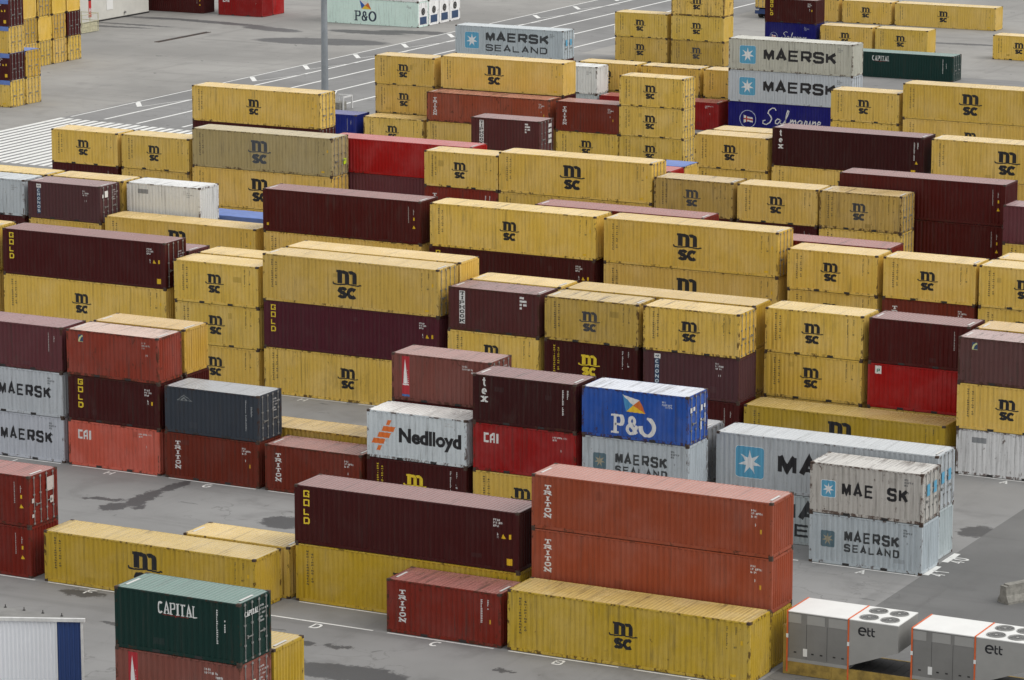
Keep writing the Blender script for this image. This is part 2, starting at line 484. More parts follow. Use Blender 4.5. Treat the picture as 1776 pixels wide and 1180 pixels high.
FLAT = [False]
def decal_mesh(key, polys, L, corrugate=True):
    """lays flat lettering on the ribbed side of a container of length L, following each rib"""
    if FLAT[0]: corrugate = False; key = key + ('flat',)
    def make():
        bm = bmesh.new()
        lay = bm.verts.layers.float.new('layer')
        for pts, layer in polys.p:
            vs = []
            for x, z in pts:
                v = bm.verts.new((x, 0, z)); v[lay] = layer; vs.append(v)
            try: bm.faces.new(vs)
            except ValueError: pass
        if corrugate and bm.verts:
            lo = min(v.co.x for v in bm.verts); hi = max(v.co.x for v in bm.verts)
            for bx, _ in BP[L]:
                if lo < bx < hi:
                    bmesh.ops.bisect_plane(bm, geom=bm.verts[:] + bm.edges[:] + bm.faces[:], plane_co=(bx, 0, 0), plane_no=(1, 0, 0), dist=1e-5)
        for v in bm.verts:
            v.co.y = FACE_IN + (depth_at(L, v.co.x) if corrugate else 0.0) - 0.004 - 0.0022 * v[lay]
        bm.normal_update()
        for f in bm.faces:
            if f.normal.y > 0: f.normal_flip()
        m = bpy.data.meshes.new(str(key[0])); bm.to_mesh(m); bm.free()
        m.materials.append(M_MARK)
        return m
    return cached(('decal',) + key, make)

def font_polys(txt, x, y, h, bold=0.0, sx=1.0, layer=0, space=1.0):
    cu = bpy.data.curves.new('t', 'FONT'); cu.body = txt; cu.size = 1.0; cu.offset = bold; cu.space_character = space
    cu.resolution_u = 3
    o = bpy.data.objects.new('t', cu); COL.objects.link(o)
    dg = bpy.context.evaluated_depsgraph_get()
    me = o.evaluated_get(dg).to_mesh()
    P = Polys(); k = h / 0.72
    for p in me.polygons: P.add([(x + me.vertices[i].co.x * k * sx, y + me.vertices[i].co.y * k) for i in p.vertices], layer)
    o.evaluated_get(dg).to_mesh_clear()
    bpy.data.objects.remove(o); bpy.data.curves.remove(cu)
    return P

# ---- the marks themselves (x along the box, z up, metres)
BLACK, WHITE, YELW = (0.012, 0.012, 0.016, .4), (0.72, 0.72, 0.71, .4), (0.78, 0.58, 0.03, .4)
GREYT = (0.30, 0.30, 0.31, .5)
def mk_msc(L, H, s, cx, cz):
    """bold lower-case m over a wave line over s c; s = width of the m"""
    P = Polys(); f = lambda x, y: (cx + (x - .5) * s, cz + ((y + (.06 if y > .48 else 0)) - .58) * s * 1.10)
    st = lambda pts, w, wh=None, l=0: P.stroke([f(*p) for p in pts], w * s, (wh or w) * s, l)
    bx = lambda x0, y0, x1, y1, l=0: P.add([f(x0, y0), f(x1, y0), f(x1, y1), f(x0, y1)], l)
    bx(.0, .555, .245, 1.10); bx(-.07, 1.0, .01, 1.10, .2)
    for i, x in enumerate((.125, .50)):
        out = [(x + .1875 + .29 * math.cos(R(a_)), .90 + .20 * math.sin(R(a_))) for a_ in range(125, -1, -25)]
        inn = [(x + .20 + .075 * math.cos(R(a_)), .88 + .07 * math.sin(R(a_))) for a_ in range(125, -1, -25)]
        for (p, q_, p2, q2) in zip(out, inn, out[1:], inn[1:]): P.add([f(*q_), f(*q2), f(*p2), f(*p)], .4 + .3 * i)
        bx(x + .255, .555, x + .4775, .905, .4 + .3 * i)
    st([(-.24, .60), (-.20, .535), (-.13, .505), (.10, .505), (.30, .525), (.50, .545), (.70, .525), (.95, .505), (1.06, .505), (1.12, .53), (1.22, .535)], .055, .055, 1.2)
    st([(.415, .34), (.37, .395), (.25, .41), (.13, .385), (.10, .32), (.16, .265), (.32, .225), (.40, .17), (.37, .095), (.25, .065), (.13, .08), (.08, .135)], .15, .125, 0)
    st(rnd(.74, .235, .19, .17, 42, 318, 12), .155, .125, 0)
    return P
def mk_med(L, H, v=0):
    P = Polys(); h = 0.074 if H < 2.7 else 0.084
    t = H * 0.885
    for j, (txt, x, top) in enumerate((('MEDITERRANEAN', 0.60, t), ('SHIPPING CO', 0.87, t - 0.12))):
        P.column(txt, x, top, h, 0.10, 0.052, 0.026, 0.018)
    return P
def mk_data(L, H, x, top, rows=(5, 6, 4), h=0.085, seed=1, step=0.145):
    r = random.Random(seed); P = Polys()
    for i, n in enumerate(rows):
        xx = x
        for j in range(n):
            w = r.choice((.028, .05, .06, .055))
            z = top - i * step
            P.rect(xx, z - h, xx + w * .45, z); 
            if w > .03: P.rect(xx + w * .6, z - h * r.choice((1, .55)), xx + w, z - h * r.choice((0, .4)))
            xx += w + .022 + (.05 if r.random() < .12 else 0)
    return P
def mk_vdata(L, H, x, top, n, h=0.055, seed=1):
    r = random.Random(seed); P = Polys(); z = top
    for i in range(n):
        P.rect(x, z - h, x + .035, z); 
        if r.random() < .6: P.rect(x + .045, z - h * .8, x + .07, z - h * .1)
        z -= h + .022 + (.08 if r.random() < .1 else 0)
    return P
def mk_star(cx, cz, r, n=7, inner=.38, rot=90):
    P = Polys(); pts = []
    for i in range(2 * n):
        rad = r if i % 2 == 0 else r * inner; a = R(rot + 180.0 * i / n)
        pts.append((cx + rad * math.cos(a), cz + rad * math.sin(a)))
    for i in range(2 * n): P.add([(cx, cz), pts[i], pts[(i + 1) % (2 * n)]], 2.2)
    return P
def rounded(x0, z0, x1, z1, r, layer):
    P = Polys(); pts = []
    for cx, cz, a in ((x1 - r, z1 - r, 0), (x0 + r, z1 - r, 90), (x0 + r, z0 + r, 180), (x1 - r, z0 + r, 270)):
        pts += rnd(cx, cz, r, r, a, a + 90, 4)
    P.add(pts, layer); return P
def dec(name, key, P, L, color):
    return (name, decal_mesh((name, key, round(L, 2)), P, L), color)

def sq_star(L, x0, z0, x1, z1, tag, faded=False):
    blue = (0.10, 0.36, 0.55, .5) if not faded else (0.10, 0.17, 0.21, .8)
    wht = (0.74, 0.76, 0.77, .4) if not faded else (0.36, 0.33, 0.24, .8)
    w = x1 - x0
    A = rounded(x0 - .03, z0 - .03, x1 + .03, z1 + .03, w * .13, 0)
    B = rounded(x0, z0, x1, z1, w * .11, 1.0)
    C = mk_star((x0 + x1) / 2, (z0 + z1) / 2, w * .42)
    out = [dec('star_emblem', tag + 'b', B, L, blue), dec('star', tag + 's', C, L, wht)]
    if not faded: out.insert(0, dec('emblem_border', tag + 'a', A, L, wht))
    return out

def design_marks(d, L, H):
    out = []; big = L > 8
    tag = d + ('h' if H > 2.7 else 's')
    def P_(): return Polys()
    if d.startswith('msc'):
        s = {'msc': .92, 'mscs': .98, 'mscb': 1.36, 'mscr': .95}[d.split('_')[0]]
        colr = YELW if d == 'mscr' else BLACK
        if d == 'msc_fade': colr = (0.05, 0.05, 0.055, .7)
        if d == 'mscb_fade': colr = (0.06, 0.07, 0.085, .6)
        if d != 'msc_half': out.append(dec('logo', tag, mk_msc(L, H, s, L * .487, H * .5), L, colr))
        else:
            P = mk_msc(L, H, 1.3, L * .44, H * .5); out.append(dec('logo', tag, P, L, BLACK))
        out.append(dec('small_lettering', 'med' + tag, mk_med(L, H), L, colr if d == 'mscr' else (0.035, 0.032, 0.03, .7)))
        P = mk_vdata(L, H, L - (1.0 if not big else 1.15), H * .9, 12, seed=3)
        P.p += mk_vdata(L, H, L - (0.62 if not big else 0.72), H * .9, 4, .07, seed=4).p
        P.p += mk_data(L, H, L - .66 if not big else L - .78, H * .64, (1, 2), .09, 6).p
        out.append(dec('data_marking', 'vd' + tag, P, L, (0.09, 0.07, 0.03, .5) if d != 'mscr' else WHITE))
        if big:
            P = P_(); P.rect(L - .95, .28, L - .68, .40); P.rect(L - .46, H * .62, L - .36, H * .69)
            out.append(dec('sticker', 'st' + tag, P, L, (0.72, 0.45, 0.01, .3)))
    elif d.startswith('gold'):
        P = P_(); h = .35 if not big else .36
        P.column('GOLD', .62 if not big else .50, H * .92, h * .92, .34, .115, .075, .065, sq=True)
        out.append(dec('lettering', tag, P, L, YELW))
        P = mk_data(L, H, L - 1.0 if not big else L - 1.35, H * .86, (4, 7, 4), .10, 5)
        P.p += mk_data(L, H, L - .80 if not big else L - 1.15, H * .63, (1, 2), .12, 7).p
        out.append(dec('data_marking', tag, P, L, WHITE))
        P = P_(); 
        if big:
            P.rect(L - .66, .30, L - .36, .62); P.add([(L - .95, H * .54), (L - .70, H * .54), (L - .825, H * .62)]); P.rect(L - .52, H * .54, L - .42, H * .62)
        else: P.rect(L - .55, H * .52, L - .46, H * .60)
        out.append(dec('sticker', tag, P, L, (0.72, 0.45, 0.01, .3)))
    elif d.startswith('triton'):
        P = P_(); P.column('TRITON', .66, H * .825, .205, .36, .068, .075, .042, serif=True)
        out.append(dec('lettering', tag, P, L, WHITE))
        if d == 'triton_v':
            P = mk_vdata(L, H, L - 1.05, H * .86, 14, .06, 8); P.p += mk_vdata(L, H, L - .72, H * .86, 5, .06, 9).p
        else:
            P = mk_data(L, H, L - 1.05, H * .85, (4, 8, 4), .10, 11); P.p += mk_data(L, H, L - .85, H * .6, (1,), .14, 12).p
        out.append(dec('data_marking', tag, P, L, WHITE))
        P = P_(); P.rect(L - .62, H * .42, L - .52, H * .50); out.append(dec('sticker', tag, P, L, (0.6, 0.33, 0.02, .4)))
    elif d.startswith('cai'):
        P = P_(); x, z, h = .62, H * .60, .52
        P.stroke([(x + .30, z + h - .05), (x + .06, z + h - .05), (x + .06, z + .06), (x + .30, z + .06)], .12, .11)
        P.stroke([(x + .42, z), (x + .42, z + h * .72), (x + .58, z + h * .94), (x + .62, z + h * .94), (x + .62, z)], .10, .10, .5)
        P.stroke([(x + .42, z + .2), (x + .62, z + .2)], .09, .09, 1)
        P.stroke([(x + .82, z), (x + .82, z + h)], .10)
        out.append(dec('lettering', tag, P, L, WHITE))
        P = mk_data(L, H, L - 1.35, H * .88, (11, 4), .09, 21); P.p += mk_data(L, H, L - .9, H * .62, (1,), .12, 22).p
        out.append(dec('data_marking', tag, P, L, WHITE))
    elif d.startswith('tex'):
        P = P_(); x = .52
        for ch, zt in (('t', .93), ('e', .76), ('x', .60)):
            h = .48 if ch == 't' else .44
            P.glyph(ch, x, H * zt - .42, .34, h, .09, .06, 0, True)
        out.append(dec('lettering', tag, P, L, WHITE))
        P = mk_vdata(L, H, L - .78, H * .86, 14, .07, 31); P.p += mk_vdata(L, H, L - .5, H * .86, 6, .06, 32).p
        out.append(dec('data_marking', tag, P, L, WHITE))
        if big:
            P = P_(); P.rect(L - 1.0, .25, L - .65, .42); P.add([(L - .7, H * .3), (L - .45, H * .3), (L - .575, H * .38)])
            out.append(dec('sticker', tag, P, L, (0.72, 0.45, 0.01, .3)))
    elif d.startswith('tiphook'):
        P = P_(); P.rect(.72, .42, 1.12, H - .20); out.append(dec('white_plate', tag, P, L, WHITE))
        P = P_(); P.column('TIPHOOK', .765, H - .25, .205, .31, .070, .065, .042, 1.2, serif=True); out.append(dec('lettering', tag, P, L, BLACK))
        P = P_()
        for x, z, w in ((L - 1.3, H * .86, .28), (L - 1.3, H * .78, .46), (L - 1.3, H * .70, .14), (L - 1.06, H * .70, .22), (L - 1.3, H * .62, .14)): P.rect(x, z, x + w, z + .13)
        out.append(dec('sticker', tag, P, L, WHITE))
    elif d.startswith('cronos'):
        P = P_(); P.rect(.72, .33, 1.04, H - .45); out.append(dec('blue_plate', tag, P, L, (0.02, 0.055, 0.12, .4)))
        P = P_(); P.rect(.68, H - .44, 1.10, H - .16); out.append(dec('white_plate', tag, P, L, WHITE))
        P = P_(); P.column('CRONOS', .775, H - .52, .20, .21, .09, .05, .03, 1.2); out.append(dec('lettering', tag, P, L, (0.62, 0.70, 0.76, .4)))
        P = P_(); P.stroke([(.78, H - .33), (.84, H - .27), (.9, H - .33), (.96, H - .27), (1.0, H - .32)], .04, .04, 1.2); out.append(dec('emblem', tag, P, L, (0.15, 0.17, 0.2, .4)))
        P = mk_data(L, H, L - 1.5, H * .86, (4, 7, 6), .10, 41); P.p += mk_data(L, H, L - 1.3, H * .6, (2,), .12, 42).p
        out.append(dec('data_marking', tag, P, L, WHITE))
    elif d.startswith('capital'):
        P = P_(); P.word('CAPITAL', 2.10 if not big else 3.4, H * .665, .50, .25, .055, .07, .038, 0, True)
        out.append(dec('lettering', tag, P, L, WHITE))
        P = mk_vdata(L, H, L - 1.12, H * .86, 16, .07, 51); P.p += mk_vdata(L, H, L - .75, H * .7, 5, .07, 52).p
        out.append(dec('data_marking', tag, P, L, WHITE))
        dx_ = 0 if not big else 1.3; P = P_(); P.rect(2.3 + dx_, H * .645, 3.6 + dx_, H * .652); P.rect(2.92 + dx_, H * .628, 3.0 + dx_, H * .645); out.append(dec('red_underline', tag, P, L, (0.35, 0.02, 0.015, .4)))
    elif d.startswith('maersk'):
        seal = 'seal' in d; faded = 'fade' in d
        black = BLACK if not faded else (0.045, 0.048, 0.05, .6)
        if d == 'maersk_seal' or d == 'maersk_seal_fade': black = (0.04, 0.045, 0.05, .6)
        if big:
            out += sq_star(L, 1.1, H * .5 - .82, 2.68, H * .5 + .82, tag)
            P = P_(); z, h = (H * .36, 1.02) if not seal else (H * .50, .92)
            P.word('MAERSK', 3.45, z, h, 1.05, .17, .235, .20, 0, sq=True); out.append(dec('lettering', tag, P, L, black))
            if seal:
                P = P_(); P.word('SEALAND', 3.45, H * .16, .66, .82, .20, .13, .12, 0, sq=True); out.append(dec('lettering', tag + '2', P, L, black))
            P = mk_data(L, H, L - 1.5, H * .87, (4, 7, 4), .10, 61)
        else:
            txt = 'MAE SK' if 'gap' in d else 'MAERSK'
            out += sq_star(L, .62, H * .5 - .42, 1.38, H * .5 + .42, tag, faded or seal)
            P = P_()
            if seal:
                P.word(txt, 1.9, H * .49, .56, .42, .085, .115, .10, 0, sq=True); P.word('SEALAND', 1.9, H * .285, .40, .335, .10, .085, .075, 0, sq=True)
            else: P.word(txt, 1.72, H * .40, .66, .50, .11, .135, .115, 0, sq=True)
            out.append(dec('lettering', tag, P, L, black))
            P = mk_data(L, H, L - 1.0, H * .87, (3, 7, 3), .10, 62); P.p += mk_data(L, H, L - .8, H * .62, (1,), .12, 63).p
        out.append(dec('data_marking', tag, P, L, (0.09, 0.10, 0.11, .5)))
    elif d.startswith('pando'):
        white = WHITE if not big else (0.02, 0.035, 0.07, .3)
        cx = 3.02 if not big else 5.3; k = 1.0 if not big else 1.15; zb = .28 if not big else .42
        fl = dict(TL=(cx - .72 * k, zb + 2.08 * k), TR=(cx + .28 * k, zb + 1.86 * k), BR=(cx + .62 * k, zb + 1.18 * k), BL=(cx - .48 * k, zb + 1.20 * k)); c = (cx - .10 * k, zb + 1.56 * k)
        for nm, a, b_, colr in (('flag_blue', 'TL', 'BL', (0.06, 0.27, 0.52, .3) if not big else (0.02, 0.10, 0.42, .3)), ('flag_white', 'TL', 'TR', WHITE), ('flag_red', 'TR', 'BR', (0.62, 0.16, 0.03, .3)), ('flag_yellow', 'BL', 'BR', (0.80, 0.52, 0.03, .3))):
            P = P_(); P.add([fl[a], fl[b_], c]); out.append(dec(nm, tag, P, L, colr))
        P = P_(); h = 1.0 * k
        P.glyph('P', cx - 1.22 * k, zb, .66 * k, h, .21, .10, 0, True); P.glyph('&', cx - .52 * k, zb, .74 * k, h * .98, .16, .11, .4)
        if not big: P.stroke(rnd(cx + .72, zb + .48, .38, .45, 175, 455, 18), .22, .11, 0)
        else: P.glyph('O', cx + .30 * k, zb, .92 * k, h, .22, .10, 0)
        out.append(dec('lettering', tag, P, L, white))
        P = mk_data(L, H, L - 1.5, H * .86, (4, 8), .10, 71); P.p += mk_data(L, H, L - 1.3, H * .76, (6,), .10, 72).p
        out.append(dec('data_marking', tag, P, L, (0.55, 0.6, 0.7, .5) if not big else GREYT))
    elif d.startswith('nedlloyd'):
        P = P_(); b0, zt = .27, 2.02
        for x, z, w, h in ((.98, 1.82, .30, .26), (.74, 1.50, .76, .26), (.50, 1.18, .76, .26), (.20, .86, .76, .26), (.46, .52, .30, .26)):
            P.add([(x, z), (x + w - .10, z), (x + w, z + h), (x + .10, z + h)])
        P.p = [([((px - .2) * 1.12 + .28, (pz - 1.3) * 1.1 + 1.27) for px, pz in pts], l) for pts, l in P.p]
        out.append(dec('orange_emblem', tag, P, L, (0.75, 0.17, 0.025, .4)))
        P = font_polys('Nedlloyd', 1.93, 1.02, .74, .045, 1.0); out.append(dec('lettering', tag, P, L, BLACK))
        P = mk_data(L, H, L - 1.3, H * .90, (5, 8), .08, 81); out.append(dec('data_marking', tag, P, L, (0.5, 0.52, 0.53, .5)))
    elif d.startswith('sail'):
        P = P_(); P.rect(.62, .36, 1.10, H - .13); out.append(dec('red_panel', tag, P, L, (0.42, 0.02, 0.03, .5)))
        P = P_(); P.rect(.62, .24, 1.10, .355); out.append(dec('blue_panel', tag, P, L, (0.06, 0.16, 0.42, .4)))
        P = P_(); P.add([(.70, .95), (.96, .95), (.86, 2.05), (.80, 2.05)], 1.2); P.add([(.80, 2.05), (.86, 2.05), (.83, 2.32)], 1.2)
        for i in range(7): P.rect(.965, 1.0 + i * .11, 1.06 - i * .02, 1.045 + i * .11, 1.2)
        P.rect(.66, .86, 1.06, .93, 1.2); out.append(dec('tower_emblem', tag, P, L, WHITE))
        P = mk_data(L, H, L - 1.75, H * .88, (5, 9), .10, 91); P.p += mk_data(L, H, L - 1.2, H * .76, (5,), .10, 92).p
        out.append(dec('data_marking', tag, P, L, WHITE))
    elif d.startswith('badge'):
        P = P_(); P.rect(.80, H - .66, 1.12, H - .25); out.append(dec('badge_plate', tag, P, L, (0.03, 0.06, 0.13, .3)))
        P = P_(); P.stroke([(.83, H - .62), (.90, H - .42), (1.0, H - .34), (1.09, H - .30)], .07, .07, 1.2); P.rect(.80, H - .66, 1.12, H - .635, 1.2); out.append(dec('badge_swoosh', tag, P, L, (0.60, 0.62, 0.30, .4)))
        P = mk_data(L, H, L - 1.05, H * .88, (3, 7, 3), .09, 101); P.p += mk_data(L, H, L - .8, H * .62, (2,), .12, 102).p
        out.append(dec('data_marking', tag, P, L, (0.5, 0.48, 0.46, .5)))
    elif d.startswith('redp'):
        P = P_(); P.rect(.42, H - .62, .82, H - .16); out.append(dec('white_plate', tag, P, L, WHITE))
        P = P_(); P.glyph('P', .54, H - .56, .18, .22, .045, .04, 1.2); out.append(dec('emblem', tag, P, L, (0.02, 0.2, 0.12, .3)))
        P = mk_vdata(L, H, L - .35, H * .75, 18, .07, 111); out.append(dec('data_marking', tag, P, L, WHITE))
    elif d.startswith('peak'):
        P = P_(); x, z = .82, H * .72
        P.stroke([(x, z), (x + .42, z + .30), (x + .92, z), (x, z)], .03, .03); P.stroke([(x + .25, z + .02), (x + .42, z + .16), (x + .6, z + .02)], .05, .05, .8)
        out.append(dec('emblem', tag, P, L, (0.22, 0.24, 0.25, .7)))
        P = mk_vdata(L, H, L - .85, H * .88, 18, .07, 121); P.p += mk_vdata(L, H, L - .5, H * .75, 7, .06, 122).p
        out.append(dec('data_marking', tag, P, L, (0.4, 0.42, 0.43, .5)))
    elif d.startswith('saf'):
        k = 1.0 if big else .55; cx, cz = (1.95, H * .46) if big else (1.05, H * .40)
        P = P_(); P.stroke(rnd(cx, cz, .80 * k, .80 * k, 0, 360, 26), .05 * k); out.append(dec('emblem_ring', tag, P, L, (0.45, 0.5, 0.66, .4)))
        P = P_(); P.add([(cx - .42 * k, cz + .38 * k), (cx - .42 * k, cz - .36 * k), (cx, cz - .22 * k), (cx, cz + .22 * k)], .3); P.add([(cx, cz + .22 * k), (cx, cz - .22 * k), (cx + .5 * k, cz - .3 * k), (cx + .5 * k, cz + .16 * k)], .3)
        out.append(dec('flag_white', tag, P, L, WHITE))
        P = P_(); P.stroke([(cx - .42 * k, cz + .02), (cx, cz), (cx + .5 * k, cz - .07 * k)], .13 * k, .13 * k, 1.2); P.stroke([(cx - .12 * k, cz + .27 * k), (cx - .12 * k, cz - .27 * k)], .13 * k, .13 * k, 1.5)
        out.append(dec('flag_red', tag, P, L, (0.45, 0.05, 0.04, .3)))
        x0, z0, u = (3.4, H * .36, 1.0) if big else (1.95, H * .33, .52)
        T = lambda pts: [(x0 + x * u, z0 + z * u) for x, z in pts]
        P = P_(); w = .085 * u
        for pts in ([(1.35, 1.25), (1.2, 1.45), (.95, 1.45), (.62, 1.2), (.55, .95), (.8, .72), (.92, .45), (.75, .12), (.4, -.1), (.05, -.02), (.05, .22), (.3, .3)],
                    [(1.75, .42), (1.5, .5), (1.3, .3), (1.3, .08), (1.5, .02), (1.75, .3), (1.78, .42), (1.76, .1), (1.95, .02), (2.2, .25)],
                    [(2.2, .25), (2.5, .9), (2.62, 1.25), (2.5, 1.3), (2.35, .9), (2.2, -.2), (2.1, -.6), (2.25, -.5), (2.4, 0.05), (2.7, .2)],
                    [(2.7, .02), (2.8, .45), (2.85, .3), (3.0, .46), (3.05, .3), (3.0, .02)], [(3.05, .3), (3.25, .46), (3.3, .3), (3.28, .06), (3.45, .05)],
                    [(3.9, .42), (3.7, .48), (3.5, .3), (3.5, .08), (3.68, .02), (3.88, .28), (3.92, .42), (3.9, .1), (4.1, .05)],
                    [(4.1, .05), (4.25, .48), (4.4, .42), (4.38, .1), (4.55, .05)], [(4.55, .05), (4.7, .45), (4.7, .1), (4.85, .05)],
                    [(4.85, .05), (4.98, .45), (5.0, .3), (5.2, .45), (5.25, .3), (5.22, .06), (5.4, .08)],
                    [(5.42, .22), (5.7, .28), (5.72, .42), (5.55, .48), (5.42, .3), (5.45, .08), (5.65, .0), (5.95, .12)]):
            P.stroke(T(pts), w, w * .75, 0)
        out.append(dec('lettering', tag, P, L, WHITE))
        P = mk_data(L, H, L - 1.4, H * .86, (4, 7, 4), .10, 131); out.append(dec('data_marking', tag, P, L, (0.45, 0.48, 0.6, .4)))
    elif d.startswith('plainw'):
        P = mk_data(L, H, L - 1.1, H * .85, (3, 7, 4), .09, 141); P.rect(.9, H * .72, 1.75, H * .84)
        out.append(dec('data_marking', tag, P, L, (0.26, 0.27, 0.28, .6)))
    elif d.startswith('plain'):
        P = mk_vdata(L, H, L - .95, H * .86, 12, .07, 151); P.p += mk_vdata(L, H, L - .55, H * .8, 4, .07, 152).p
        out.append(dec('data_marking', tag, P, L, (0.5, 0.47, 0.45, .5)))
        if big:
            P = P_(); P.rect(L - .55, H * .55, L - .46, H * .62); P.add([(L - .62, H * .36), (L - .40, H * .36), (L - .51, H * .44)]); P.rect(.3, .4, .45, .58)
            out.append(dec('sticker', tag, P, L, (0.72, 0.45, 0.01, .3)))
    return out

# colour as seen, design, colour word, feature words
YEL = (166, 139, 68)
DES = {
 'Y': (YEL, 'msc', 'yellow', 'with black logo'), 'YS': (YEL, 'mscs', 'yellow', 'with smaller black logo'),
 'YD': ((146, 122, 42), 'mscs', 'shade-darkened yellow', 'with black logo'), 'YX': ((146, 122, 44), 'mscb', 'shade-darkened yellow', 'with large black logo'),  # yellow of front boxes, darkened to carry their dimmer light in the colour
 'YB': (YEL, 'mscb', 'yellow', 'with large black logo'), 'YF': ((146, 121, 63), 'msc_fade', 'dull yellow', 'with dark logo'),
 'YG': ((129, 116, 84), 'mscb_fade', 'greyed yellow', 'with faded logo'), 'YT': (YEL, 'mscs', 'yellow', 'under blue tarpaulin'),
 'YH': (YEL, 'msc_half', 'yellow', 'with patched logo'),
 'MY': ((54, 22, 24), 'mscr', 'dark red', 'with yellow logo'), 'GO': ((56, 22, 27), 'gold', 'maroon', 'with yellow letters'),
 'G2': ((68, 34, 41), 'gold', 'plum', 'with yellow letters'),
 'TR': ((117, 59, 42), 'triton', 'terracotta', 'with white letters'), 'TD': ((86, 39, 31), 'triton', 'rust brown', 'with white letters'),
 'TV': ((96, 37, 30), 'triton_v', 'brick red', 'with white letters'), 'CS': ((150, 73, 60), 'cai', 'salmon', 'with white letters'),
 'CR': ((112, 26, 22), 'cai', 'red', 'with white letters'), 'TX': ((50, 25, 28), 'tex', 'dark brown', 'with lowercase letters'),
 'TI': ((70, 41, 41), 'tiphook', 'brown', 'with white nameplate'), 'CO': ((68, 46, 48), 'cronos', 'dark brown', 'with blue nameplate'),
 'CA': ((22, 44, 41), 'capital', 'dark green', 'with white letters'), 'MK': ((142, 146, 151), 'maersk', 'grey', 'with blue star'),
 'MG': ((151, 150, 144), 'maersk_gap', 'rusty pale', 'with broken lettering'), 'MS': ((135, 142, 147), 'maersk_seal', 'grey', 'with two-line lettering'),
 'MD': ((141, 141, 134), 'maersk', 'streaked grey', 'with blue star'),
 'PO': ((37, 67, 129), 'pando', 'blue', 'with white letters'), 'ND': ((163, 171, 176), 'nedlloyd', 'pale', 'with orange emblem'),
 'SA': ((98, 60, 54), 'sail', 'dusty brown', 'with red banner'), 'BA': ((115, 51, 41), 'badge', 'red brown', 'with small badge'),
 'BB': ((75, 53, 51), 'badge', 'stained brown', 'with small badge'), 'RP': ((122, 20, 22), 'redp', 'bright red', 'with white plate'),
 'PK': ((51, 56, 63), 'peak', 'charcoal', 'with faint triangle'), 'SF': ((13, 26, 85), 'saf', 'navy blue', 'with script lettering'),
 'WH': ((177, 178, 178), 'plainw', 'white', 'with plain sides'), 'WG': ((144, 150, 153), 'plainw', 'pale grey', 'with plain sides'),
 'BR': ((63, 28, 26), 'plain', 'brown', 'with plain sides'), 'BP': ((80, 47, 50), 'plain', 'dull plum', 'with plain sides'),
 'RD': ((129, 22, 24), 'plain', 'red', 'with plain sides'), 'RO': ((92, 34, 28), 'plain', 'brick red', 'with plain sides'), 'DR': ((57, 22, 23), 'plain', 'dark red', 'with plain sides'),
 'BL': ((17, 35, 97), 'plain', 'blue', 'with plain sides'), 'GY': ((103, 106, 108), 'plainw', 'grey', 'with plain sides'),
 'YP': ((151, 122, 51), 'plain', 'yellow', 'with plain sides'),
}
RNG = random.Random(11)
ORD = ['zeroth', 'first', 'second', 'third', 'fourth', 'fifth', 'sixth', 'seventh', 'eighth', 'ninth', 'tenth', 'eleventh', 'twelfth', 'thirteenth', 'fourteenth', 'fifteenth',
       'sixteenth', 'seventeenth', 'eighteenth', 'nineteenth', 'twentieth', 'twenty-first', 'twenty-second', 'twenty-third', 'twenty-fourth', 'twenty-fifth', 'twenty-sixth']

